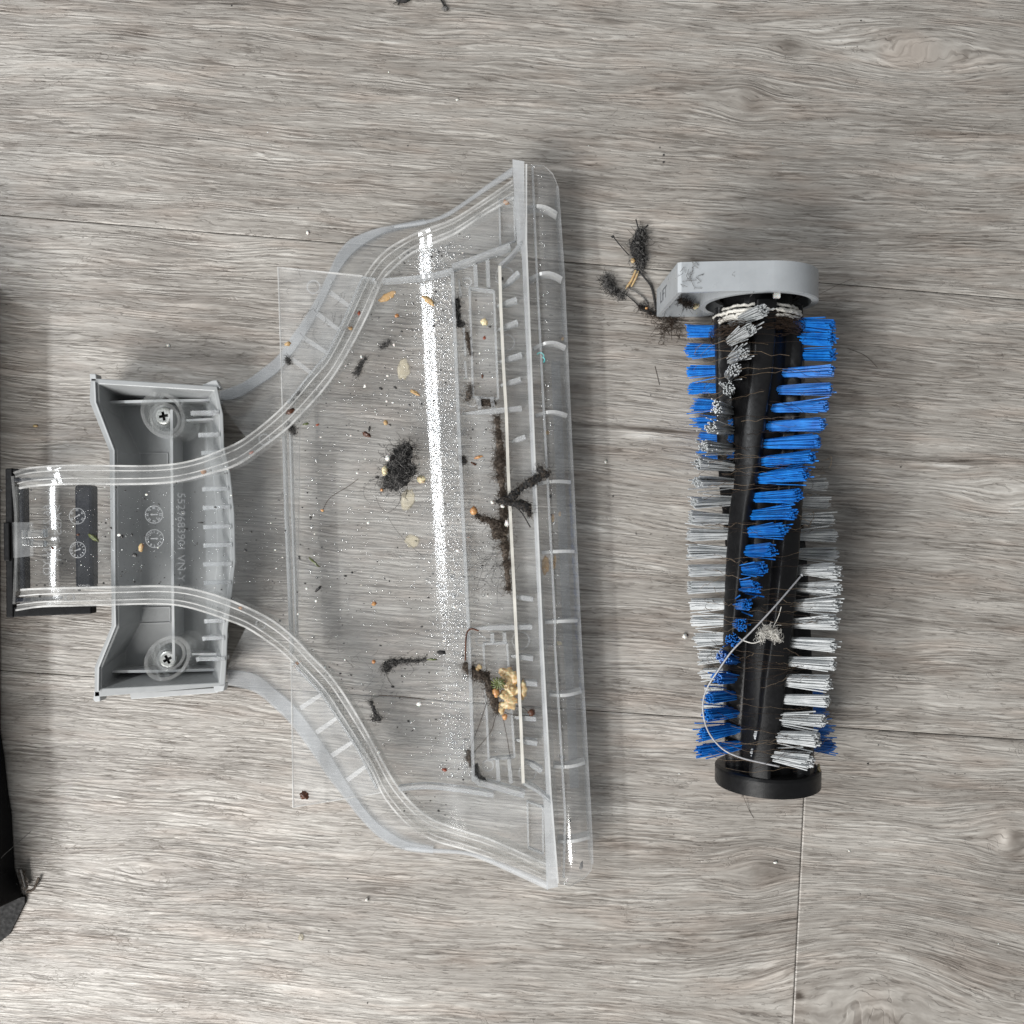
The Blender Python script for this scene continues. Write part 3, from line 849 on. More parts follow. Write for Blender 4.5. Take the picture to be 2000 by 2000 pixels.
for (cx, cy, r, nums, a0, mat) in [(151, 1008, 15, ["20", "21", "22", "23", "24", "25"], 0.5, 'emboss'), (152, 1074, 15, [str(i) for i in range(1, 13)], 0.35, 'emboss'),
                                   (301, 1005, 16.5, ["20", "21", "22", "23", "24", "25", "26", "27"], math.pi, 'emboss'), (302, 1052, 17, [str(i) for i in range(1, 13)], 0.0, 'emboss')]:
    zz = zpan(cx, cy) + 1.2
    m = MB()
    c = U(cx, cy, zz)
    n = 32
    for r1, r2 in ((r, r - 1.2),):
        vs = []
        for i in range(n):
            a = 2 * math.pi * i / n
            vs += [(c.x + r1 * math.cos(a), c.y + r1 * math.sin(a), zz + .6), (c.x + r2 * math.cos(a), c.y + r2 * math.sin(a), zz + .6)]
        m.add(vs, [(2 * i, 2 * ((i + 1) % n), 2 * ((i + 1) % n) + 1, 2 * i + 1) for i in range(n)])
    ar = Vector((math.cos(a0), math.sin(a0), 0)); br = Vector((-ar.y, ar.x, 0))
    cc = Vector((c.x, c.y, zz + .6))
    m.add([cc - ar * r * .42 + br, cc - ar * r * .42 - br, cc + ar * r * .2 - br, cc + ar * r * .2 + br, cc + ar * r * .45, cc + ar * r * .2 + br * 2.4, cc + ar * r * .2 - br * 2.4], [(0, 1, 2, 3), (4, 5, 6)])
    st = m.obj("date_dial", M[mat], nozzle, fix=False)
    for i, s_ in enumerate(nums):
        a = math.pi / 2 - 2 * math.pi * i / len(nums)
        vs, fs = text_mesh(s_, r * 0.36)
        wd = max(v.x for v in vs) / 2
        mm = MB()
        ang = a - math.pi / 2
        ox, oy = c.x + r * .62 * math.cos(a), c.y + r * .62 * math.sin(a)
        out = []
        for v in vs:
            x, y = -(v.x - wd), v.y
            out.append((ox + x * math.cos(ang) - y * math.sin(ang), oy + x * math.sin(ang) + y * math.cos(ang), zz + .6 + v.z))
        mm.add(out, fs)
        mm.obj("numeral", M[mat], st)

# grey bracket screwed to the cover
ZR = 94
b_out = [(176, 738), (424, 754), (436, 810), (438, 871), (450, 924), (458, 1003), (460, 1097), (452, 1170), (445, 1229), (443, 1290), (440, 1340), (184, 1362), (184, 1304), (217, 1222), (217, 1186), (213, 882), (174, 783)]
b_in = [(193, 750), (418, 764), (427, 812), (429, 872), (441, 926), (448, 1003), (450, 1097), (442, 1170), (434, 1229), (432, 1290), (428, 1333), (198, 1345), (199, 1306), (233, 1224), (232, 1186), (230, 882), (195, 790)]
mb = MB()
n = len(b_out)
to = [U(x, y, ZR) for x, y in b_out]
ti = [U(x, y, ZR) for x, y in b_in]
cen = U(325, 1045, ZR)
def toward(p, d, z):
    dx = -2.6 if p.x > cen.x + 60 else 0.35
    dy = -1 if p.y > cen.y else 1
    if abs(p.y - cen.y) < 170: dy = 0
    return Vector((p.x + dx * d, p.y + dy * d, z))
bo = [toward(p, 11, 1) for p in to]
bi = [toward(p, 19, 9) for p in ti]
vs = to + ti + bo + bi
fs = []
for i in range(n):
    j = (i + 1) % n
    fs += [(i, j, n + j, n + i), (n + i, n + j, 3 * n + j, 3 * n + i), (j, i, 2 * n + i, 2 * n + j)]
for tri in geometry.tessellate_polygon([bi]):
    fs.append(tuple(3 * n + k for k in tri))
for tri in geometry.tessellate_polygon([bo]):
    fs.append(tuple(2 * n + k for k in tri))
mb.add(vs, fs)
brk = mb.obj("grey_bracket", M['grey'], nozzle, bevel=2)
for q, z1, z0 in [([(174.5, 729.5), (187, 730), (189, 745), (176, 745)], ZR, 70), ([(184, 1350), (195, 1350), (196, 1370), (185, 1371), (181.5, 1366)], ZR, 66), ([(394, 752), (414, 743), (423, 742), (431, 758), (424, 760)], ZR - 4, 74), ([(416, 1340), (440, 1335), (437, 1350), (420, 1352)], ZR, 72)]:
    m = MB(); bar(m, q, z1, z0); m.obj("ear", M['greylight'], brk, bevel=1.5)
m = MB(); bar(m, [(253, 1354), (426, 1343), (426, 1353), (256, 1366)], 60, 20); m.obj("ledge", M['greylight'], brk, bevel=1)
def brib(pl_, w, z1, mat='greylight', name="bracket_rib"):
    m = MB(); m.wall(pl_, w, 8, z1 * 0.72); m.obj(name, M[mat], brk)
brib([(195, 786), (300, 783), (420, 781)], 5, 78)
brib([(334.7, 800), (336, 960), (337, 1130), (339, 1290)], 5, 84)
brib([(364, 821), (417, 818)], 4, 80)
brib([(375, 1278), (427, 1277)], 4, 80)
brib([(199, 1312), (310, 1311), (427, 1308)], 5, 78)
for pl_ in ([(184, 746), (186, 786), (222, 880), (224, 1186), (225, 1222), (192, 1304), (191, 1350)], ):
    m = MB(); m.wall(pl_, 3, ZR - 4, ZR + 5); m.obj("rim_ridge", M['greylight'], brk)
for x0, y0, x1, y1 in [(247, 885, 327, 885), (247, 885, 247, 908), (327, 885, 327, 908), (251, 1188, 332, 1186), (251, 1188, 252, 1219), (332, 1186, 332, 1216), (252, 1219, 332, 1216)]:
    m = MB(); m.wall([(x0, y0), (x1, y1)], 1.6, 8, 11); m.obj("frame_line", M['greylight'], brk)
for x0, x1, y in [(372, 427, 806), (387, 429, 849), (393, 433, 884), (395, 446, 955), (396, 450, 991.5), (397, 452, 1029), (397, 453, 1065), (397, 453, 1102), (398, 451, 1138.5), (399, 439, 1213), (395, 438, 1247), (383, 439, 1287.5)]:
    m = MB(); m.wall([(x0, y + 1), (x0 + 6, y), (x1, y - 1)], [8, 7, 7], ZR - 26, [ZR - 8, ZR - 2, ZR + 2]); m.obj("locating_tab", M['rib'], nozzle)
def screw(cx, cy, z, rot):
    c = U(cx, cy, z)
    m = MB()
    n_ = 32
    prof_ = [(17, z - 14), (17, z - 4), (15.5, z - 1), (12.5, z)]
    a_, b_ = 2.6, 8.6
    plus = [(a_, a_), (a_, b_), (-a_, b_), (-a_, a_), (-b_, a_), (-b_, -a_), (-a_, -a_), (-a_, -b_), (a_, -b_), (a_, -a_), (b_, -a_), (b_, a_)]
    cr, sr = math.cos(rot), math.sin(rot)
    plus = [Vector((c.x + x * cr - y * sr, c.y + x * sr + y * cr, z)) for x, y in plus]
    vs = []
    for r_, z_ in prof_:
        vs += [Vector((c.x + r_ * math.cos(2 * math.pi * i / n_), c.y + r_ * math.sin(2 * math.pi * i / n_), z_)) for i in range(n_)]
    fs = []
    for k in range(3):
        for i in range(n_):
            j = (i + 1) % n_
            fs.append((k * n_ + i, k * n_ + j, (k + 1) * n_ + j, (k + 1) * n_ + i))
    b0 = 3 * n_
    ol = vs[b0:b0 + n_]
    vs += plus
    for tri in geometry.tessellate_polygon([ol, plus]):
        fs.append(tuple(b0 + k for k in tri))
    m.add(vs, fs)
    o = m.obj("screw", M['steel'], brk, smooth=False, fix=True)
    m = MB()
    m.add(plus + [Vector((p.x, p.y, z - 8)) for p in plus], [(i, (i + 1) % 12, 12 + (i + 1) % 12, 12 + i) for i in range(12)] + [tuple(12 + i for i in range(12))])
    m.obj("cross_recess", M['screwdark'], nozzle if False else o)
    return o
for cx, cy, bx, by, rot, r2 in [(319.3, 812.6, 318, 811, -0.9, 0.2), (327, 1288, 327, 1286, 0.72, 0.5)]:
    ring(bx, by, 37, 6, 20, ZR + 6, "screw_boss", 'rail', nozzle, 48, 1.28, rot)
    ring(bx + 4, by + (6 if by < 1000 else -6), 27, 5, 14, ZR - 14, "screw_boss", 'rail', nozzle, 40, 1.18, rot)
    ring(cx, cy, 21, 5, 10, 44, "screw_seat", 'greylight', brk, 32)
    screw(cx, cy, 58, r2)

# ---------------------------------------------------------------- brush roller
def ax(wy):      # axis of the roller: world x, z at world y
    k = (380 - wy) / 850
    return 450 + 22 * k, 112 - 2 * k
roller = thing("brush_roller", "black brush roller with spiral rows of blue and white bristles and a grey end cap", "brush", (460, 0, 0))
RC, RV, RT = 52, 79, 137
V1 = [(560, 92), (710, 101), (819, 114), (928, 128), (1000, 140), (1118, 152), (1219, 163), (1330, 176), (1500, 200)]
V2 = [(560, 10), (800, 36), (1000, 60), (1253, 86), (1320, 94), (1421, 104), (1500, 118)]
def vanes(py):
    a, b = herm(V1, py), herm(V2, py)
    return [a, b, a + 88, b - 84, ]
mb = MB()
rows_ = []
NY, NA = 90, 120
for i in range(NY + 1):
    wy = 372 - (372 + 475) * i / NY
    X_, Z_ = ax(wy)
    py = 1000 - wy / ((H - 180) / H)
    vv = vanes(py)
    r = []
    for j in range(NA):
        th = 360 * j / NA
        rad = RC
        for v_ in vv:
            d = abs((th - v_ + 180) % 360 - 180)
            k = 1 - min(max((d - 13) / 7, 0), 1)
            k = k * k * (3 - 2 * k)
            rad = max(rad, RC + (RV - RC) * k)
        r.append(Vector((X_ + rad * math.cos(math.radians(th)), wy, Z_ + rad * math.sin(math.radians(th)))))
    rows_.append(r + [r[0]])
mb.grid(rows_)
core = mb.obj("roller_core", M['black'], roller, smooth=True)
for a_, b_, r_, nm in ((385, 360, 64, "neck"),):
    m = MB(); X_, Z_ = ax(372)
    m.tube([(X_, 400, Z_), (X_, 392, Z_), (X_, 366, Z_), (X_, 362, Z_)], [60, 62, 62, 58], 40); m.obj("neck", M['black'], roller, smooth=False)
m = MB(); X_, Z_ = ax(-470)
m.tube([(X_, -467, 97), (X_, -469, 97), (X_, -471, 97), (X_, -499, 96), (X_, -502, 96), (X_, -503, 96)], [88, 93, 95, 95, 93, 60], 180)
m.obj("end_disc", M['black'], roller, smooth=False, bevel=0)

# grey end cap with its lever
capx, capz = ax(380)
RO = 106
prof2 = []
for k in range(121):                     # right half round, then the top run to the lever
    a = -math.pi / 2 + math.pi * k / 120
    prof2.append((capx + RO * math.cos(a), capz + RO * math.sin(a)))
prof2 += [(capx - 30, capz + RO * 0.985), (capx - 60, capz + RO * 0.975), (capx - 100, capz + RO * 0.945), (287 + 6, 207), (287, 203), (281, 10), (285, 4), (372, 4), (capx - 58, capz - RO * 0.86), (capx - 30, capz - RO * 0.97)]
def offs(P, d):
    out = []
    n_ = len(P)
    for i in range(n_):
        a, b, c = Vector(P[i - 1]), Vector(P[i]), Vector(P[(i + 1) % n_])
        t1, t2 = (b - a).normalized(), (c - b).normalized()
        nrm = Vector((-(t1.y + t2.y), t1.x + t2.x))
        nrm.normalize()
        s_ = max(0.5, abs(nrm.dot(Vector((-t1.y, t1.x)))))
        q = b + nrm * d / s_
        out.append((q.x, q.y))
    return out
inn = offs(prof2, 7)
m = MB()
n = len(prof2)
y0, y1 = 432, 380
vs = [(x, y1, z) for x, z in prof2] + [(x, y1, z) for x, z in inn] + [(x, y0, z) for x, z in prof2] + [(x, y0 - 6, z) for x, z in inn]
fs = []
for i in range(n):
    j = (i + 1) % n
    fs += [(i, j, n + j, n + i), (i, 2 * n + i, 2 * n + j, j), (n + i, n + j, 3 * n + j, 3 * n + i)]
for tri in geometry.tessellate_polygon([[Vector((x, z, 0)) for x, z in prof2]]):
    fs.append(tuple(2 * n + k for k in tri))
for tri in geometry.tessellate_polygon([[Vector((x, z, 0)) for x, z in inn]]):
    fs.append(tuple(3 * n + k for k in tri))
m.add(vs, fs)
cap = m.obj("end_cap", M['lever'], roller, bevel=2.2)
def tubering(cx, cz, ro, ri, ya, yb_, name, mat, parent, n_=56):
    m = MB()
    vs, fs = [], []
    for i in range(n_):
        a = 2 * math.pi * i / n_
        for r_, y_ in ((ro, ya), (ri, ya), (ri, yb_), (ro, yb_)):
            vs.append((cx + r_ * math.cos(a), y_, cz + r_ * math.sin(a)))
    for i in range(n_):
        j = (i + 1) % n_
        for k in range(4):
            l = (k + 1) % 4
            fs.append((i * 4 + k, i * 4 + l, j * 4 + l, j * 4 + k))
    m.add(vs, fs)
    return m.obj(name, M[mat], parent, smooth=False)
tubering(capx, capz, 104, 94, 379, 420, "bearing_ring", 'lever', cap)
m = MB()
m.tube([(capx, 402, capz), (capx, 401, capz)], 94, 48); m.obj("bearing_face", M['black'], cap)
tubering(capx, capz, 78, 68, 392, 402, "bearing_race", 'black', cap)
m = MB(); m.box((U(1519, 569, 205).x, 376, 199), (12, 10, 9)); m.obj("peg", M['whitebit'], cap, bevel=2)
vs, fs = text_mesh("LIFT", 33, 0.4)
m = MB()
slope = (287 - 281) / 193
m.add([(280.8 + (42 + v.x * 1.06) * slope - 0.3 + v.z * 0.3, 396 + v.y * 0.95, 46 + v.x * 1.06) for v in vs], fs)
m.obj("lettering", M['print'], cap)

# bristle tufts
def solve(px, r, wy, hint):
    """angle on the circle r about the axis whose point shows at px; hint picks the upper or lower one"""
    X_, Z_ = ax(wy)
    best = None
    for d in range(-120, 330, 2):
        a = math.radians(d)
        x, z = X_ + r * math.cos(a), Z_ + r * math.sin(a)
        if z < 2: continue
        p = 1000 + x * H / (H - z)
        up = math.sin(a) >= -0.02
        if hint == 'u' and not up: continue
        if hint == 'l' and up and d < 270 and not (d < 8 or 172 < d): continue
        e = abs(p - px)
        if best is None or e < best[0] - 1e-6:
            best = (e, x, z)
    return best[1], best[2]
def tuft(b, t, mat, hb, ht, nb=66):
    wyb = -(b[1] - 1000) * 0.92
    bx, bz = solve(b[0], RC + 2, wyb, hb)
    by = -(b[1] - 1000) * (H - bz) / H
    wyt = -(t[1] - 1000) * 0.92
    tx, tz = solve(t[0], RT, wyt, ht)
    ty = -(t[1] - 1000) * (H - tz) / H
    B, T = Vector((bx, by, bz)), Vector((tx, ty, max(tz, 3)))
    d = (T - B)
    if d.length > 105: T = B + d.normalized() * 105; d = T - B
    B = B - d.normalized() * 18
    d = T - B
    L = d.length
    d.normalize()
    a = d.cross(Vector((0, 1, 0.05))).normalized()
    c = d.cross(a).normalized()
    m = MB()
    for k in range(nb):
        rr = math.sqrt(R.random()); an = R.random() * 6.283
        u, v = rr * math.cos(an), rr * math.sin(an)
        stray = R.random() < 0.11
        sp = 1.0 if not stray else R.uniform(1.4, 2.4)
        p0 = B + a * u * 8.0 + c * v * 8.0
        l = L * (R.uniform(0.965, 1.03) if not stray else R.uniform(0.85, 1.08))
        p2 = B + d * l + a * (u * 10.5 * sp + R.gauss(0, 1.2)) + c * (v * 10.5 * sp + R.gauss(0, 1.3))
        p1 = p0.lerp(p2, 0.55) + a * R.gauss(0, .7) + c * R.gauss(0, .7)
        if p2.z < 1: p2.z = R.uniform(1, 3)
        if p1.z < 1: p1.z = 1.5
        m.tube([p0, p1, p2], 1.2, 4)
    m.obj("bristle_tuft", M[mat], roller, fix=False)

blueR = [((1554, 631), (1625, 639)), ((1549, 661), (1627, 664)), ((1542, 693.5), (1627, 692)), ((1535, 728), (1625, 723)), ((1527, 762), (1620.6, 760)), ((1518, 797.6), (1614, 793)), ((1510, 832), (1608, 828.6)),
         ((1501.6, 866), (1597, 863)), ((1493, 900), (1585, 894)), ((1484, 934), (1575.5, 926.5)), ((1474.6, 971.5), (1560, 967)), ((1466, 1007), (1549, 1004)), ((1456.7, 1039), (1534, 1036)), ((1448, 1076), (1515.6, 1073)),
         ((1441, 1111.5), (1495, 1110)), ((1435, 1147), (1485, 1147)), ((1428, 1182), (1467, 1180.5)), ((1425, 1219), (1446.6, 1221)), ((1424, 1251), (1428, 1250)), ((1423, 1290), (1411, 1283)), ((1424.7, 1323.5), (1399.5, 1323.5)),
         ((1426, 1357), (1385, 1362)), ((1426, 1389), (1380, 1397.5)), ((1424, 1423), (1372.5, 1434.6)), ((1422, 1455), (1366, 1468))]
for b, t in blueR: tuft(b, t, 'blue', 'u', 'u')
whiteL = [((1434, 628), (1492, 603)), ((1426, 667), (1473, 639)), ((1420, 703), (1454, 686)), ((1416, 735.5), (1434, 720)), ((1416, 766.5), (1423, 757)), ((1418, 804), (1398.5, 794.5)), ((1418, 841), (1387.6, 835)),
          ((1417, 877), (1375, 872)), ((1417, 911), (1364, 905)), ((1417, 943.6), (1362, 942)), ((1417, 978), (1355, 981)), ((1419, 1014), (1349, 1010.6)), ((1420, 1044), (1345.6, 1046)), ((1418, 1078), (1344, 1078)), ((1414, 1111.5), (1343, 1115))]
for b, t in whiteL: tuft(b, t, 'white', 'u', 'u')
for y, tx in [(1145, 1345.6), (1178, 1350.7), (1211, 1354), (1246, 1361), (1280, 1372), (1313, 1376), (1346, 1388), (1380, 1393)]:
    tuft((1412, y), (tx, y + 2), 'white', 'l', 'l')
for y, tx, ty in [(648, 1344, 645), (682.6, 1344, 684), (722, 1345.7, 724.5), (758, 1350, 760), (792, 1356.5, 793), (825, 1367, 826), (856, 1374, 853), (888, 1384, 885)]:
    tuft((1405, y), (tx, ty), 'blue', 'l', 'l')
whiteR = [((1575, 946), (1608, 948)), ((1575, 979), (1614, 981)), ((1573, 1012), (1623, 1014)), ((1570, 1046), (1629, 1047)), ((1567, 1081), (1632, 1082))]
for b, t in whiteR: tuft(b, t, 'white', 'l', 'l')
for b, t in [((1561, 1113), (1636, 1116)), ((1556, 1147), (1637, 1150)), ((1551, 1182), (1637, 1184)), ((1546, 1218), (1635, 1219)), ((1537, 1254), (1630, 1260)), ((1529, 1291), (1627, 1298)), ((1521.6, 1328), (1619, 1334)),
             ((1513, 1365), (1615, 1370)), ((1505, 1401), (1608, 1408)), ((1495, 1437), (1595, 1446)), ((1487, 1472), (1583, 1488))]:
    tuft(b, t, 'white', 'u', 'u')
for y, tx in [(1352, 1600), (1388, 1607), (1420, 1614), (1453, 1623)]:
    tuft((1570, y), (tx, y + 4), 'blue', 'l', 'l')

# ---------------------------------------------------------------- black machine part at the left edge
case = thing("machine_housing", "black plastic machine housing at the left edge of the floor", "machine part", (-1100, -200, 0))
edge_px = [(-2, 560), (-1, 700), (0, 900), (1, 1200), (3, 1425), (11, 1478), (18.6, 1549), (25, 1586), (31, 1695), (48, 1751)]
zc_ = 190
m = MB()
low = [U(x, y, 2) for x, y in edge_px] + [U(-420, 1760, 2), U(-420, 560, 2)]
topc = [Vector((p.x - (48 if i < 10 else 0), p.y + (10 if i == 9 else 0), zc_ if i < 10 else zc_)) for i, p in enumerate(low)]
k_ = len(low)
m.add(topc + low, [tuple(range(k_)), tuple(range(2 * k_ - 1, k_ - 1, -1))] + [((i + 1) % k_, i, k_ + i, k_ + (i + 1) % k_) for i in range(k_)])
m.obj("housing_body", M['blackcase'], case, bevel=4)
m = MB()
f = [U(48, 1752, 9), U(48, 1765, 8), U(18.6, 1825, 6), U(0, 1840, 6), U(-420, 1900, 6), U(-420, 1762, 9)]
g = [Vector((p.x, p.y, 1)) for p in f]
m.add(f + g, [(0, 1, 2, 3, 4, 5), (11, 10, 9, 8, 7, 6)] + [(i, (i + 1) % 6, 6 + (i + 1) % 6, 6 + i) for i in range(6)])
m.obj("chamfer_end", M['blackcase'], case)

# ---------------------------------------------------------------- threads, hair, wire
def wound(py, r, a0, a1, n_=26, dy=0.0, jit=0.0, seed=0):
    pts_ = []
    q = random.Random(seed)
    for k in range(n_ + 1):
        t_ = k / n_
        a = math.radians(a0 + (a1 - a0) * t_)
        wy = -(py - 1000) * 0.9 + dy * t_ + q.gauss(0, jit)
        X_, Z_ = ax(wy)
        rr_ = r + q.gauss(0, jit * 0.7)
        pts_.append(Vector((X_ + rr_ * math.cos(a), wy, max(1, Z_ + rr_ * math.sin(a)))))
    return pts_
for i, (py, r, a0, a1, dy) in enumerate([(600, 72, 0, 360, 3), (610, 74, 0, 360, 4), (618, 76, 5, 365, -3)]):
    pass
m = MB()
for i, (py, r, a0, a1, dy) in enumerate([(597, 70, -30, 300, 7), (605, 72, -20, 330, 4), (612, 74, -40, 310, -8), (602, 75, 20, 190, -12), (609, 77, 30, 200, 7)]):
    p_ = wound(py, r, a0, a1, 60, dy, 0.9, i)
    m.tube(p_, 3.0, 6)
    off = []
    for k, v_ in enumerate(p_):
        off.append(v_ + Vector((0, 2.0 * math.sin(k * 1.3), 1.6 * math.cos(k * 1.3))))
    m.tube(off, 1.8, 5)
tag(m.obj("cotton_thread", M['cotton'], fix=False, smooth=True), "white cotton thread wound several turns round the neck of the brush roller", "thread")

m = MB()
for k in range(170):                         # brown mat below the thread
    a0 = R.uniform(-20, 200)
    m.tube(wound(R.gauss(634, 7), R.uniform(60, 90), a0, a0 + R.uniform(30, 110), 8, R.gauss(0, 9), 2.2, 100 + k), R.uniform(.35, .6), 3, cap=False)
for k in range(190):                         # single hairs all along the roller
    a0 = R.uniform(-10, 170)
    py = R.uniform(650, 1490) if k < 130 else R.gauss(R.choice([745, 905, 1190, 1300, 1470]), 14)
    m.tube(wound(py, R.uniform(81, 122), a0, a0 + R.uniform(20, 100), 9, R.gauss(0, 14), 1.6, 400 + k), R.uniform(.32, .5), 3, k % 2, cap=False)
tag(m.obj("hair", [M['hair'], M['hairlight']], fix=False), "dark brown hair tangled round the black roller and its bristles", "hair", kind='stuff')

w_px = [(1566, 1123, 205), (1515.5, 1182, 232), (1468, 1233, 240), (1431, 1270, 240), (1404.5, 1307, 232), (1381, 1344, 215), (1372.5, 1377, 196), (1377.6, 1414, 190), (1391, 1441, 200), (1414.6, 1465, 212), (1448, 1480, 218), (1488.6, 1490, 222), (1522, 1497, 224)]
m = MB()
c = catmull([U(*p) for p in w_px], 70)
m.tube(c, 1.5, 6); m.blob(c[0], (3, 3, 3), 1, 1, 0.1)
tag(m.obj("nylon_line", M['wire'], smooth=True, fix=False), "stiff translucent nylon line curling over the lower half of the brush roller", "nylon line")

def fibres(m, c, rad, n_, r, length, mi=0, curl=0.5, zmin=0.4, rnd=R):
    for _ in range(n_):
        p = Vector(c) + Vector((rnd.gauss(0, rad[0] * .55), rnd.gauss(0, rad[1] * .55), abs(rnd.gauss(0, rad[2] * .6))))
        d = Vector((rnd.gauss(0, 1), rnd.gauss(0, 1), rnd.gauss(0, .45))).normalized()
        ax_ = Vector((rnd.gauss(0, 1), rnd.gauss(0, 1), rnd.gauss(0, 1))).normalized()
        L = length * rnd.uniform(.4, 1.3)
        k = 6
        w_ = rnd.gauss(0, curl)
        pts_ = [p]
        for i in range(k):
            d = (Matrix.Rotation(w_, 3, ax_) @ d).normalized()
            p = p + d * L / k
            if p.z < zmin: p.z = zmin
            pts_.append(p.copy())
        m.tube(pts_, r, 3, mi, cap=False)

def lint(name, label, cat, chain, zb, mats, nf=60, fl=24, fr=0.4, hfac=0.8, amp=0.5, group=None, extra=None, seed=1, z_on=None):
    """a clump of fluff: lumpy body along chain [(px, py, r)] with loose fibres round it"""
    m = MB()
    for i, (px, py, r) in enumerate(chain):
        z0 = z_on(px, py) if z_on else zb
        c = U(px, py, z0 + r * hfac * 0.55)
        m.blob(c, (r * .85, r * .85, r * hfac * .8), seed * 7 + i, 3 if r > 8 else 2, amp * 1.5, 4.2, 0)
        nn = max(6, int(nf * 2.6 * r / sum(q[2] for q in chain)))
        fibres(m, c, (r * 1.2, r * 1.2, r * .9), nn, fr * .85, fl * .62, 0, 0.8, z0 + .3)
        fibres(m, c, (r * 1.1, r * 1.1, r * 1.1), nn, fr * .85, fl * .5, 1 if len(mats) > 1 else 0, 0.9, z0 + .3)
        if i:
            a = chain[i - 1]
            z1 = z_on(a[0], a[1]) if z_on else zb
            p0, p1 = U(a[0], a[1], z1 + a[2] * .5), c
            nseg = max(2, int((p1 - p0).length / (max(2.0, min(r, a[2])))))
            for k in range(1, nseg):
                t_ = k / nseg
                q = p0.lerp(p1, t_)
                rr_ = (a[2] + (r - a[2]) * t_) * R.uniform(.75, 1.0)
                m.blob(q, (rr_ * .85, rr_ * .85, rr_ * hfac * .8), seed * 13 + i * 5 + k, 2, amp * 1.5, 4.2, 0)
                fibres(m, q, (rr_ * 1.2, rr_ * 1.2, rr_), 5, fr * .85, fl * .5, k % 2 if len(mats) > 1 else 0, 0.8, z1 + .3)
    if extra: extra(m)
    o = m.obj(name, [M[x] for x in mats], smooth=True, fix=False)
    return tag(o, label, cat, group)

def strand(m, pts_, r, mi=0, n_=14):
    m.tube(catmull([U(*p) for p in pts_], n_), r, 4, mi, cap=False)

def ex1(m):
    strand(m, [(1228, 498, 8), (1212, 480, 12), (1196, 460, 10)], 1.3, 0); m.blob(U(1197, 462, 10), (4, 3, 3), 3, 1, .4)
    strand(m, [(1249, 452, 9), (1245, 440, 12), (1242, 428, 13)], 1.4); strand(m, [(1253, 450, 9), (1260, 445, 12), (1266, 439, 14)], 1.6)
    strand(m, [(1242, 528, 7), (1233, 548, 6), (1222, 564, 3)], 2.6, 2); strand(m, [(1247, 530, 6), (1241, 545, 6), (1233, 560, 3)], 2.2, 2)
    strand(m, [(1250, 532, 6), (1262, 546, 6), (1272, 560, 4), (1277, 580, 3), (1281, 604, 2)], 2.2, 0)
    m.blob(U(1236, 509, 14), (5, 6, 4), 9, 1, .3, 2, 2)
    m.blob(U(1246, 474, 15), (5, 4, 3), 5, 1, .3, 2, 1)
lint("lint_tuft", "tall dark lint tuft on the floor just above the grey end cap lever", "lint", [(1252, 455, 8), (1250, 466, 10), (1243, 482, 12), (1249, 500, 13), (1251, 514, 9), (1248, 526, 6)], 0, ['lint', 'lintgrey', 'tan'], 75, 32, .5, .8, .8, extra=ex1, seed=1)
def ex2(m):
    strand(m, [(1203, 566, 6), (1222, 575, 4), (1240, 590, 3), (1256, 606, 2)], 1.3, 1); strand(m, [(1215, 560, 4), (1238, 568, 4), (1258, 583, 3), (1266, 598, 2)], 1.5, 0)
lint("lint_tuft", "matted grey lint lump on the floor left of the grey end cap lever", "lint", [(1184, 546, 8), (1187, 556, 9), (1194, 566, 8), (1203, 572, 5), (1214, 578, 4)], 0, ['lintgrey', 'lint'], 55, 30, .45, .7, .8, extra=ex2, seed=2)
def ex3(m):
    fibres(m, U(1308, 632, 4), (22, 18, 4), 90, .35, 30, 1, .9)
    fibres(m, U(1295, 650, 2), (5, 20, 2), 26, .4, 24, 1, .7)
    m.blob(U(1263, 602, 7), (3.5, 3, 3), 4, 1, .3, 2, 2)
lint("lint_strip", "thin dark lint strip on the floor under the lever tip, fraying into hairs", "lint", [(1251, 600, 4), (1260, 604, 5), (1270, 611, 4.5), (1282, 614, 5), (1290, 614, 4)], 0, ['lint', 'hair', 'orange'], 50, 22, .4, .8, .5, extra=ex3, seed=3)
def ex4(m):
    strand(m, [(775, 872, zpan(775, 872) + 12), (760, 867, 95), (753, 880, 92), (757, 893, 90)], .5, 1); strand(m, [(772, 952, 82), (783, 965, 80), (778, 985, 80), (758, 1001, 79), (742, 990, 80), (735, 972, 80)], .55, 1)
    strand(m, [(733, 934, 84), (713, 950, 80), (711, 968, 80), (722, 981, 80), (736, 982, 80)], .4, 1); strand(m, [(757, 1008, 80), (770, 1030, 79), (795, 1060, 78), (825, 1086, 84)], .45, 1)
    m.blob(U(758, 894, 100), (6, 7, 5), 3, 1, .4, 2, 3); m.blob(U(752, 920, 100), (6, 10, 5), 4, 2, .4, 2, 2); m.blob(U(746, 957, 88), (4, 4, 4), 6, 1, .4, 2, 4); m.blob(U(737, 932, 88), (5, 3, 3), 7, 1, .3)
lint("lint_ball", "large fluffy black lint ball with pale crumbs, on the middle of the clear panel", "lint", [(793, 878, 14), (785, 895, 21), (780, 915, 26), (776, 935, 23), (762, 942, 15), (798, 918, 14)], 77, ['lint', 'lintgrey', 'cream', 'whitebit', 'orange'], 260, 30, .4, .62, .35, extra=ex4, seed=4)
lint("lint_strip", "long brown lint strip packed along the cream rib of the front channel", "lint", [(971, 820, 6), (974, 850, 7), (977, 885, 9), (976, 905, 11), (978, 930, 8), (982, 965, 8), (984, 1000, 9), (983, 1030, 11), (986, 1065, 9), (989, 1100, 7), (993, 1150, 5)], 92, ['lintbrown', 'hair'], 240, 26, .4, .7, .45, seed=5)
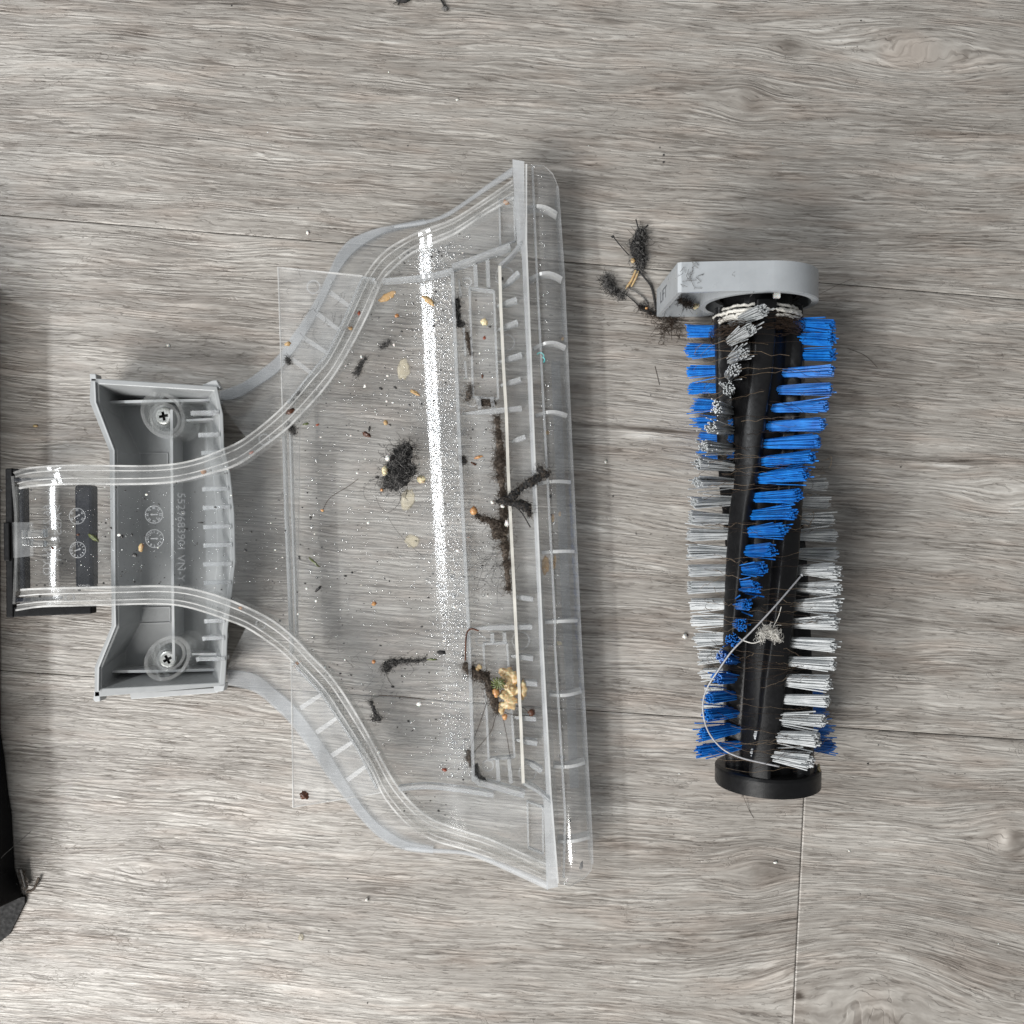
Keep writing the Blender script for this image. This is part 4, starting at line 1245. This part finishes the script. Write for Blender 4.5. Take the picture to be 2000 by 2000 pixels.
def ex5(m):
    strand(m, [(1000, 985, 118), (1018, 1000, 112), (1036, 1030, 106)], 1.2, 0); m.blob(U(962, 981, 108), (4, 4, 4), 2, 1, .3, 2, 2); m.blob(U(982, 988, 112), (5, 4, 4), 3, 1, .3, 2, 2)
lint("lint_twig", "stiff dark lint twig pointing over the front flange of the clear cover", "lint", [(1054, 917, 7), (1068, 926, 7), (1060, 928, 6), (1048, 935, 9), (1035, 943, 9), (1018, 953, 7), (1002, 968, 9), (986, 975, 7), (972, 979, 4), (1015, 985, 9), (1028, 990, 10), (1034, 1004, 6)], 116, ['lint', 'lintbrown', 'whitebit'], 110, 16, .4, .7, .5, extra=ex5, seed=6)
def ex6(m):
    m.blob(U(925, 998, 106), (7, 8, 5), 5, 2, .3, 2, 2); m.blob(U(990, 1022, 110), (4, 7, 4), 6, 2, .6, 2.5, 3)
lint("lint_twig", "short lint twig with an orange tip in the front channel", "lint", [(932, 1007, 5), (942, 1013, 6), (953, 1016, 6), (964, 1021, 9), (975, 1029, 11), (970, 1045, 9)], 97, ['lintbrown', 'hair', 'orange', 'whitebit'], 90, 18, .38, .7, .5, extra=ex6, seed=7)
food_mb = MB()
def ex7(m):
    for i, (x, y, rx, ry, rz, mi) in enumerate([(988, 1312, 13, 10, 9, 2), (1000, 1322, 10, 12, 9, 2), (985, 1330, 12, 9, 8, 2), (996, 1345, 13, 12, 9, 2), (985, 1358, 11, 9, 8, 2), (994, 1373, 14, 11, 9, 3), (981, 1385, 6, 11, 6, 3), (1021, 1348, 9, 15, 7, 2), (969, 1352, 7, 9, 6, 4), (986, 1400, 6, 6, 5, 4), (1038, 1391, 8, 7, 5, 5), (935, 1306, 6, 6, 5, 3)]):
        tgt = food_mb if mi in (2, 3) else m
        if mi in (2, 3):
            for q_ in range(5):
                tgt.blob(U(x + R.uniform(-.6, .6) * rx, y + R.uniform(-.6, .6) * ry, 108 + R.uniform(-3, 3)), (rx * R.uniform(.5, .8), ry * R.uniform(.5, .8), rz * .65), 30 + i * 5 + q_, 2, .7, 3.0, 0)
        else:
            m.blob(U(x, y, 111 + (4 if mi == 4 else 0)), (rx * .9, ry * .9, rz * .8), 30 + i, 2, .6, 2.6, mi)
    for k in range(12):
        a = k * .55
        strand(m, [(973, 1335, 122), (973 + 9 * math.cos(a), 1335 + 8 * math.sin(a), 125), (973 + 14 * math.cos(a + .2), 1335 + 12 * math.sin(a + .2), 120)], 1.7, 6, 6)
    strand(m, [(951, 1370, 108), (938, 1410, 106), (918, 1462, 102)], .6, 1); strand(m, [(968, 1398, 106), (958, 1430, 104), (925, 1470, 102)], .6, 1)
    strand(m, [(983, 1405, 106), (992, 1450, 103), (1000, 1505, 100)], .6, 1); strand(m, [(986, 1392, 108), (1010, 1397, 106), (1040, 1397, 104)], .6, 1); strand(m, [(1008, 1380, 108), (1022, 1382, 110), (1032, 1392, 108)], .6, 1)
    strand(m, [(909, 1290, 116), (911, 1240, 118), (920, 1228, 118), (935, 1232, 116)], 1.6, 5)
clump = lint("food_clump", "clump of pale food and dark lint with a green sprig at the front channel", "food scrap", [(912, 1302, 9), (922, 1312, 11), (934, 1317, 11), (948, 1322, 10), (955, 1338, 10), (960, 1354, 11), (966, 1372, 9), (970, 1388, 6)], 99, ['lintbrown', 'hair', 'mush', 'mush', 'orange', 'brown', 'green'], 150, 20, .4, .75, .45, extra=ex7, seed=8)
fm = food_mb.obj("food_mush", M['mush'], clump, smooth=True)
rm_ = fm.modifiers.new("merge", 'REMESH')
rm_.mode = 'VOXEL'; rm_.voxel_size = 1.3 * S; rm_.use_smooth_shade = True
def ex8(m):
    strand(m, [(753, 1312, 80), (757, 1325, 79), (767, 1341, 79)], 1.0, 1); strand(m, [(800, 1296, 80), (808, 1308, 79), (800, 1320, 79)], .6, 1); m.blob(U(767, 1341, 79), (4, 2.5, 2), 3, 1, .3); m.blob(U(862, 1274, 96), (9, 5, 3), 5, 1, .5)
    m.blob(U(845, 1288, 88), (12, 2.5, 2), 6, 1, .3, 2, 2)
lint("lint_strip", "bent grey lint strip lying across the lower half of the clear panel", "lint", [(753, 1306, 8), (758, 1299, 9), (768, 1294, 7), (785, 1291, 5), (800, 1291, 4), (815, 1291, 3.5), (830, 1288, 3)], 77, ['lint', 'lintgrey', 'green'], 120, 16, .35, .5, .5, extra=ex8, seed=9)
lint("lint_smudge", "dark smudge of lint on the upper left wall of the front channel", "lint", [(893, 588, 6), (893, 600, 8), (894, 614, 7), (898, 634, 6), (906, 632, 4)], 98, ['lint', 'lintgrey'], 60, 14, .35, .6, .4, seed=10, group=None)
lint("lint_smudge", "thin rusty lint trail inside the upper box of the front channel", "lint", [(911, 651, 4), (914, 662, 4.5), (917, 678, 4), (920, 692, 3)], 100, ['lintbrown', 'hair'], 40, 12, .35, .6, .4, seed=11)
lint("lint_smudge", "grey lint lump at the lower corner of the upper channel box", "lint", [(919, 757, 6), (917, 768, 8), (914, 780, 5)], 99, ['lintbrown', 'lintgrey'], 50, 12, .35, .6, .4, seed=12)
lint("lint_smudge", "brown lint packed between small ribs at the foot of the upper channel box", "lint", [(940, 787, 7), (950, 786, 8), (962, 787, 7)], 97, ['lintbrown', 'hair'], 50, 12, .35, .5, .4, seed=13)
lint("lint_smudge", "soft grey lint patch where the channel wall meets the clear panel", "lint", [(903, 895, 5), (906, 902, 6)], 98, ['lintgrey', 'lintbrown'], 40, 14, .3, .6, .4, seed=14)
lint("lint_smudge", "oval fluff hanging on the channel wall below the food clump", "lint", [(915, 1468, 5), (916, 1480, 6.5), (919, 1493, 4)], 100, ['lintbrown', 'lintgrey'], 50, 12, .3, .6, .4, seed=15)
lint("lint_smudge", "grey lint in the bottom corner of the lower channel box", "lint", [(930, 1496, 5), (931, 1508, 7), (937, 1518, 6), (945, 1522, 4)], 100, ['lintgrey', 'lint'], 50, 14, .3, .6, .4, seed=16)
lint("lint_flock", "small oval grey lint flock on the upper half of the clear panel", "lint", [(697, 729, 6), (701, 720, 6.5), (707, 709, 4), (714, 701, 3)], 77, ['lintgrey', 'lint'], 70, 14, .3, .5, .4, seed=17)
lint("lint_flock", "faint thin lint flock on the clear panel below the amber crumb", "lint", [(744, 678, 3), (752, 674, 3.5), (760, 668, 2.5)], 77, ['lintgrey', 'lint'], 40, 12, .3, .5, .4, seed=18)
lint("lint_flock", "dark lint flock caught on the corner where plate and rail meet", "lint", [(565, 833, 5), (572, 838, 6), (575, 846, 3)], 84, ['lintgrey', 'lint'], 60, 14, .35, .6, .5, seed=19)
lint("lint_flock", "small dark lint flock on the clear plate edge, beside a tan petal", "lint", [(562, 702, 5), (565, 709, 4)], 63, ['lintgrey', 'lint'], 30, 14, .3, .5, .5, seed=20)
lint("lint_flock", "row of black lint bits low on the left half of the clear panel", "lint", [(725, 1372, 4), (735, 1398, 5), (740, 1404, 5), (730, 1406, 3)], 77, ['lint', 'lintgrey'], 40, 18, .35, .5, .5, seed=21)
def ex9(m):
    strand(m, [(40, 1698, 20), (45, 1715, 16), (50, 1735, 12)], 2, 1); strand(m, [(52, 1742, 10), (66, 1736, 8), (76, 1714, 6)], 2.6, 0); strand(m, [(2, 1676, 60), (12, 1666, 50), (60, 1624, 3)], .6, 2)
lint("lint_tuft", "tan and dark lint caught on the corner of the black machine housing", "lint", [(42, 1702, 6), (46, 1718, 6), (50, 1733, 6)], 8, ['lintbrown', 'lintgrey', 'lintgrey'], 24, 14, .4, .7, .5, extra=ex9, seed=22)
def ex10(m):
    m.blob(U(787, 0, 5), (14, 6, 4), 3, 2, .3); strand(m, [(780, 2, 4), (777, 10, 2)], 1.2); strand(m, [(779, 3, 4), (768, 7, 2)], .8)
    strand(m, [(857, -8, 5), (863, 2, 5), (868, 12, 4)], 2.0, 0); m.blob(U(869, 17, 4), (6, 5, 4), 8, 2, .4, 2, 1)
lint("lint_tuft", "dark lint twigs on the floor at the top edge", "lint", [(790, -14, 8), (810, -20, 9), (835, -20, 8), (855, -14, 6)], 0, ['lint', 'lintgrey'], 60, 20, .4, .7, .4, extra=ex10, seed=23)
def ex11(m):
    strand(m, [(1484, 1252, 208), (1470, 1256, 208), (1450, 1250, 206), (1442, 1244, 204)], 1.1); strand(m, [(1510, 1225, 206), (1520, 1205, 202), (1526, 1185, 200)], .7)
lint("fluff", "hooked wisp of white fluff on the black roller core", "fluff", [(1485, 1248, 3), (1488, 1236, 5), (1499, 1230, 6.5), (1510, 1235, 6.5), (1515, 1245, 6)], 200, ['cotton'], 90, 20, .35, .7, .4, extra=ex11, seed=24)
lint("lint_tuft", "dark lint and hair hanging inside the grey end cap lever", "lint", [(1330, 588, 4), (1338, 592, 5), (1348, 596, 4)], 18, ['lint', 'hair'], 60, 22, .4, .8, .5, seed=25)

# ---------------------------------------------------------------- crumbs and scraps
def crumb(px, py, z, r, mat, label, name="crumb", cat="crumb", rot=0, seed=0, amp=.3, group=None):
    m = MB()
    m.blob((0, 0, 0), (r[0] * .82, r[1] * .82, r[2] if len(r) > 2 else min(r[0], r[1]) * .5), seed, 2 if max(r) < 8 else 3, amp * 1.9, 2.3, 0, -rot)
    c = U(px, py, z)
    zmin = min(v[2] for v in m.v)
    m.v = [(v[0] + c.x, v[1] + c.y, v[2] + z - zmin * .8) for v in m.v]
    return tag(m.obj(name, M[mat], smooth=True), label, cat, group)
zp = lambda x, y: zpan(x, y)
C_ = [
 (757, 580, (20, 8, 2), 'osmear', "orange food smear on the clear panel near the upper cross rib", -.5),
 (838, 588, (16, 6, 4), 'tan', "golden husk at the top of the bright droplet band", .6),
 (775, 617, (5, 4), 'orange', "tiny orange crumb below the orange smear on the panel", 0),
 (701.6, 612, (3.5, 5), 'red', "red brown seed in the upper rail beside the clear plate", .3),
 (685, 642, (5, 4), 'tan', "amber crumb in the upper rail below the red seed", .3),
 (582.5, 769, (7, 6, 5), 'blackbit', "round black crumb in the bend of the upper rail", 0),
 (571, 780, (5, 4), 'blackbit', "small black crumb touching the round one in the upper rail", .4),
 (567, 804, (10, 5), 'brown', "dark brown scrap where the upper rail meets the plate edge", -.5),
 (598, 828, (7, 3, 2), 'green', "small green flake on the clear panel left of a red seed", -.2),
 (620, 830, (4, 2.5), 'red', "small red seed on the clear panel right of the green flake", -.5),
 (753, 825, (5, 6), 'tan', "amber crumb on the clear panel above the black lint ball", 0),
 (717, 849, (10, 5, 4), 'brown', "brown insect like husk on the clear panel left of the amber crumb", .4),
 (722, 838, (3, 6, 3), 'blackbit', "black scrap stuck to the brown husk", .2),
 (772, 757, (4, 3), 'blackbit', "black crumb beside the tan flake on the upper panel", .7),
 (744, 759, (4, 3), 'blackbit', "black crumb left of its twin on the upper panel", .1),
 (810, 767, (12, 4, 2), 'tan', "long tan flake beside the droplet band", .5),
 (563, 672, (7, 5, 3), 'tan', "tan petal on the clear plate above the skirt rim", -.4),
 (770, 674, (3, 4), 'whitebit', "white bit on the upper panel", 0),
 (706, 697, (2.5, 4.5), 'whitebit', "white bit above the small lint flock", -.3),
 (713, 754, (3, 4), 'whitebit', "white bit below the small lint flock", .2),
 (788, 721, (13, 24, 1.2), 'smear', "pale oval food smear beside the droplet band", .1),
 (796, 975, (15, 24, 1.2), 'smear', "cream smear on the panel below the black lint ball", .2),
 (805, 1057, (16, 14, 1.2), 'smear', "faint cream smear left of the droplet band", .2),
 (823, 936, (10, 8, 3), 'cream', "translucent cream crumb right of the black lint ball", .2),
 (946, 630, (8, 7, 6), 'cream', "pale popcorn like crumb in the upper channel box", .2),
 (946, 660, (3, 4), 'red', "red seed under the popcorn like crumb", .2),
 (731, 1179, (6, 4.5), 'orange', "bright orange crumb in the middle of the clear panel", -.4),
 (730, 1292, (4, 4), 'orange', "orange crumb left of the bent lint strip", .1),
 (614, 1098, (14, 2.5, 2), 'green', "olive sliver lying on the clear panel right of the plate ridge", .75),
 (622, 1150, (9, 2.8, 2), 'blackbit', "black sliver below the olive one", -.75),
 (617.5, 1174, (3, 3), 'whitebit', "white bit under the black sliver", .1),
 (869, 1503, (5, 4), 'red', "red crumb near the lower cross rib", .1),
 (819, 1374.5, (6, 5, 2), 'whitebit', "white angular flake low on the clear panel", .2),
 (607, 1011, (2.5, 3.5), 'blackbit', "black speck right of the plate ridge", .2),
 (630, 997, (4, 3), 'orange', "orange speck at the start of a hair on the panel", .2),
 (688, 1118, (3, 3), 'blackbit', "black speck alone in the middle of the panel", .2),
 (596, 1551, (10, 8, 6), 'brown', "dark brown scrap in the bottom corner of the clear plate", .3),
 (580, 1296, (4, 5), 'orange', "orange crumb in the bend of the lower rail", .3),
 (398.5, 922, (7, 5, 3), 'orange', "orange flake on the upper rail over the bracket", .1),
 (470.5, 1187, (5, 4), 'orange', "orange crumb on the lower rail right of the bracket", .1),
 (491.5, 884, (6, 3), 'red', "rusty scrap in the upper rail right of the bracket", -.5),
 (183, 1050, (13, 5, 1.5), 'green', "olive insect wing over the dark seal bar", .6),
 (153, 1044, (3.5, 2.5), 'brown', "small brown husk between the two date dials of the cuff", .2),
 (103, 1070, (4, 2), 'brown', "brown seed on the cuff by the moulded letters", .8),
 (206, 1048, (2, 2), 'blackbit', "black speck right of the insect wing", 0),
 (394, 1021, (5, 1.8), 'blackbit', "black sliver over the bracket between two tabs", 0),
 (363, 1033, (4.5, 2), 'blackbit', "black sliver beside the moulded number", 0),
 (239, 1048, (3, 4), 'blackbit', "black crumb on the left rim of the bracket", .3),
 (266, 1085, (3, 3.5), 'blackbit', "black crumb left of the lower bracket date dial", .3),
 (276, 1070, (5, 9, 1.5), 'tan', "brownish film scrap left of the lower bracket date dial", .2),
 (1065, 1104, (8, 20, 3), 'osmear', "long orange tan smear inside the front lip", .05),
 (1083, 1098, (3, 16, 3), 'osmear', "narrow orange smear beside the lip ridge", .05),
 (1080, 1012, (3, 9, 2), 'osmear', "short orange smear above the long one in the front lip", .05),
 (1093, 1004, (3, 6, 2), 'osmear', "small orange smear right of the lip ridge", 0),
 (1092, 1256, (6, 5, 3), 'cream', "pale drip crumb on the lip ridge", .4),
 (1098.5, 1478, (8, 4, 3), 'whitebit', "white scrap on the lower part of the front lip", .1),
 (1075, 969, (4, 3.5), 'blackbit', "black oval crumb in the front lip below the lint twig", .3),
 (1076, 1006, (3, 2), 'brown', "brown speck in the front lip", .1),
 (1113, 1602, (3, 5), 'blackbit', "black crumb near the bottom of the front lip", .2),
 (1135, 1690, (3.5, 9, 3), 'lintgrey', "dark streak of dirt at the bottom corner of the front lip", .2),
 (989, 396, (7, 5, 3), 'orange', "orange crumb in the upper corner pane", .3),
 (1099, 662, (3, 4), 'tan', "amber speck on the outer lip edge", .3),
 (1070, 845, (4, 5), 'tan', "amber speck on the lip ridge above the lint twig", .5),
 (981, 545, (3, 4), 'blackbit', "black speck by the top ejector ring of the channel", .1),
 (942, 735, (2.5, 4), 'brown', "brown seed low in the upper channel box", .1),
 (925, 906, (7, 3, 3), 'brown', "dark husk with a white edge at the channel wall", .5),
 (934, 893, (9, 3, 2), 'orange', "rusty fibre scrap at the channel wall", -.3),
]
for i, (x, y, r, mat, lab, rot) in enumerate(C_):
    if x < 575 and not (30 < x < 250 and 940 < y < 1150) and not (480 > x and 900 < y < 1200) and mat in ('tan', 'brown') and y < 700: z = 63
    elif x > 1040: z = 88 if x < 1085 else (70 if x < 1100 else 40)
    else: z = zp(x, y) + 0.6
    if (x, y) in ((701.6, 612), (685, 642), (582.5, 769), (571, 780), (491.5, 884), (580, 1296), (398.5, 922), (470.5, 1187)): z = zp(x, y) + 3
    if (x, y) == (596, 1551): z = 63
    nm = {'osmear': "food_smear", 'smear': "food_smear", 'green': "plant_scrap", 'red': "seed"}.get(mat, "crumb")
    ct = {'osmear': "smear", 'smear': "smear", 'green': "scrap", 'red': "seed"}.get(mat, "crumb")
    crumb(x, y, z, r, mat, lab, nm, ct, rot, i, .3 if 'smear' not in mat else .2)
for i, (x, y, r, mat, lab) in enumerate([
 (1337, 1242, (6, 6, 4), 'whitebit', "largest white crumb on the floor, left of the bristles"),
 (1514, 1684, (4.5, 3, 2), 'whitebit', "small white crumb on the floor below the black end disc"),
 (1183, 902, (3, 4, 2), 'whitebit', "small white crumb on the floor between cover and brush"),
 (717, 1756, (4, 4, 3), 'whitebit', "round white bead on the floor below the clear cover"),
 (588, 1830, (6, 8, 2), 'smear', "translucent whitish flake on the floor at the bottom"),
 (1296, 303, (2.5, 2), 'blackbit', "upper of two black specks on the floor above the lint tuft"),
 (1296, 317, (3, 2), 'blackbit', "lower of two black specks on the floor above the lint tuft"),
 (893, 195, (4, 3), 'whitebit', "white crumb on the floor in the upper middle"),
 (601, 455, (4, 5, 2), 'whitebit', "whitish flake on the floor beside the top plank seam"),
 (329, 675, (4, 3), 'whitebit', "white bit on the floor above the grey bracket"),
 (70, 832, (6, 3, 1), 'tan', "rusty stain scrap on the floor left of the grey bracket"),
]):
    crumb(x, y, 0, r, mat, lab, "crumb", "crumb", 0, 50 + i)
crumb(1358, 600, 8, (7, 7, 6), 'cream', "pale double crumb inside the grey end cap lever", seed=77, amp=.4)
crumb(1360, 614, 6, (3, 3, 3), 'cream', "tiny pale crumb under the double one in the lever", seed=78)
crumb(1598, 1500, 130, (3, 10, 3), 'cream', "brittle pale stalk sticking out by the end disc", "straw", "straw", seed=79)
m = MB()
strand(m, [(1049, 692, 104), (1053, 689, 104), (1059, 690, 104), (1063, 696, 104)], .9); strand(m, [(1060, 697, 103), (1064, 702, 103), (1062, 708, 103)], 1.3)
tag(m.obj("teal_mark", M['teal'], fix=False), "small teal squiggle on the front lip", "mark")

m = MB()
def onface(x, z): return Vector((x, 410, z))
for k in range(12):
    x, y = R.gauss(1345, 12), R.gauss(536, 14)
    p0 = U(x, y, 211)
    m.tube([p0, p0 + Vector((R.gauss(0, 5), R.gauss(0, 5), 1)), p0 + Vector((R.gauss(0, 9), R.gauss(0, 9), .5))], .35, 3, 0, cap=False)
for x0_, y0_ in ((1345, 540), (1430, 535), (1510, 552), (1350, 520), (1470, 558)):
    for k in range(3):
        p0 = U(x0_ + R.gauss(0, 4), y0_ + R.gauss(0, 3), 214)
        m.tube([p0, p0 + Vector((R.gauss(0, 4), R.gauss(0, 3), 1)), p0 + Vector((R.gauss(0, 6), R.gauss(0, 5), .3))], .4, 3, 1, cap=False)
tag(m.obj("lint_specks", [M['hair'], M['lintgrey']], fix=False), "fine hair and grey lint stuck to the top of the grey end cap", "lint", kind='stuff')

# loose hairs
for i, (pts_, lab, r) in enumerate([
 ([(630, 996), (645, 972), (680, 950), (700, 935)], "loose hair curving across the panel towards the black lint ball", .5),
 ([(1410, 1490), (1440, 1530), (1462, 1580), (1472, 1598)], "fine hair trailing over the floor below the black end disc", .45),
 ([(740, 1358), (780, 1360), (830, 1366)], "straight dark hair low on the clear panel", .8),
 ([(1600, 575), (1640, 555), (1665, 545)], "fine hair reaching from the end cap over the floor", .4),
 ([(1655, 680), (1690, 695), (1714, 718)], "fine hair on the floor right of the upper blue bristles", .45),
 ([(1279, 715), (1284, 735), (1288, 752)], "short dark hair on the floor left of the blue bristles", .5)]):
    m = MB()
    onp = pts_[0][0] < 900
    z_ = [zpan(*p) + 1 if onp else 0.8 for p in pts_]
    if 'end cap' in lab: z_ = [110, 60, 2]
    if 'end disc' in lab: z_ = [60, 20, 2, 1]
    strand(m, [(p[0], p[1], z_[k]) for k, p in enumerate(pts_)], r, 0, 20)
    tag(m.obj("loose_hair", M['hair'], fix=False), lab, "hair")

# uncountable fine dirt and water beads
m = MB()
def bead(m, x, y, z, r, fl=.45, n_=6):
    c = U(x, y, z)
    vs = [c + Vector((0, 0, r * fl))]
    for rr_, zz in ((.6, .8), (1.0, 0)):
        vs += [c + Vector((r * rr_ * math.cos(6.283 * k / n_), r * rr_ * math.sin(6.283 * k / n_), r * fl * zz)) for k in range(n_)]
    fs = [(0, 1 + k, 1 + (k + 1) % n_) for k in range(n_)]
    fs += [(1 + k, 1 + n_ + k, 1 + n_ + (k + 1) % n_, 1 + (k + 1) % n_) for k in range(n_)]
    m.add(vs, fs)
Q = random.Random(5)
for k in range(7500):
    y = Q.uniform(455, 1520)
    v = (y - 430) / 1150
    x0 = 838 + 58 * v
    x = Q.gauss(x0 + 10, 26) if Q.random() < .8 else Q.uniform(600, 1000)
    if y > 1250 and Q.random() < .45: continue
    if not (yt(x) + 12 < y < yb(x) - 12) and x < 1000: continue
    if x > 985: continue
    bead(m, x, y, zpan(x, y), abs(Q.gauss(0, 1.3)) + .9)
for k in range(700):
    x, y = Q.uniform(60, 560), Q.uniform(955, 1140)
    bead(m, x, y, zpan(x, y), abs(Q.gauss(0, .9)) + .5)
for k in range(500):
    y = Q.uniform(340, 1690)
    x = interp([(322, 1034), (881, 1052), (1261, 1068), (1726, 1098)], y) + Q.uniform(0, 30)
    bead(m, x, y, 95, abs(Q.gauss(0, 1.2)) + .6)
tag(m.obj("water_droplets", M['water'], nozzle, smooth=True, fix=False), None, None, kind='stuff')
m = MB()
for k in range(900):
    a = Q.random()
    if a < .62:
        x, y = Q.uniform(570, 960), Q.uniform(480, 1600)
        if not (yt(x) < y < yb(x)): continue
        z = zpan(x, y)
    elif a < .8:
        x, y = Q.uniform(60, 560), Q.uniform(955, 1140); z = zpan(x, y)
    else:
        i = Q.randrange(len(up_in)); s_ = Q.choice([up_in, lo_in]); p = s_[min(i, len(s_) - 1)]
        x, y = p[0] + Q.gauss(0, 18), p[1] + Q.gauss(0, 8); z = zpan(x, y)
    r = abs(Q.gauss(0, .9)) + .5
    m.blob(U(x, y, z + r * .4), (r * Q.uniform(.6, 1.6), r, r * .6), k, 1, .3, 2, Q.choice([0, 0, 0, 0, 1]))
fibres(m, U(958, 1105, 98), (28, 45, 2), 60, .3, 40, 0, .5, 97, Q)
fibres(m, U(720, 1330, 78), (70, 70, 1), 50, .28, 26, 0, .5, 77, Q)
fibres(m, U(640, 620, 63), (50, 60, 1), 30, .26, 24, 0, .5, 62.5, Q)
tag(m.obj("dust_specks", [M['blackbit'], M['whitebit'], M['red']], fix=False), "fine dirt specks and fibres scattered over the clear cover", "dirt", kind='stuff')
m = MB()
for k in range(90):
    x, y = Q.uniform(0, 2000), Q.uniform(0, 2000)
    if 0 < x < 1650 and 420 < y < 1700 and not (1180 < x < 1330): continue
    r = abs(Q.gauss(0, .8)) + .5
    m.blob(U(x, y, r * .4), (r * Q.uniform(.6, 1.6), r, r * .6), k, 1, .3, 2, Q.choice([0, 0, 0, 0, 1]))
tag(m.obj("floor_dust", [M['blackbit'], M['whitebit']], fix=False), "fine dust specks scattered over the plank floor", "dirt", kind='stuff')
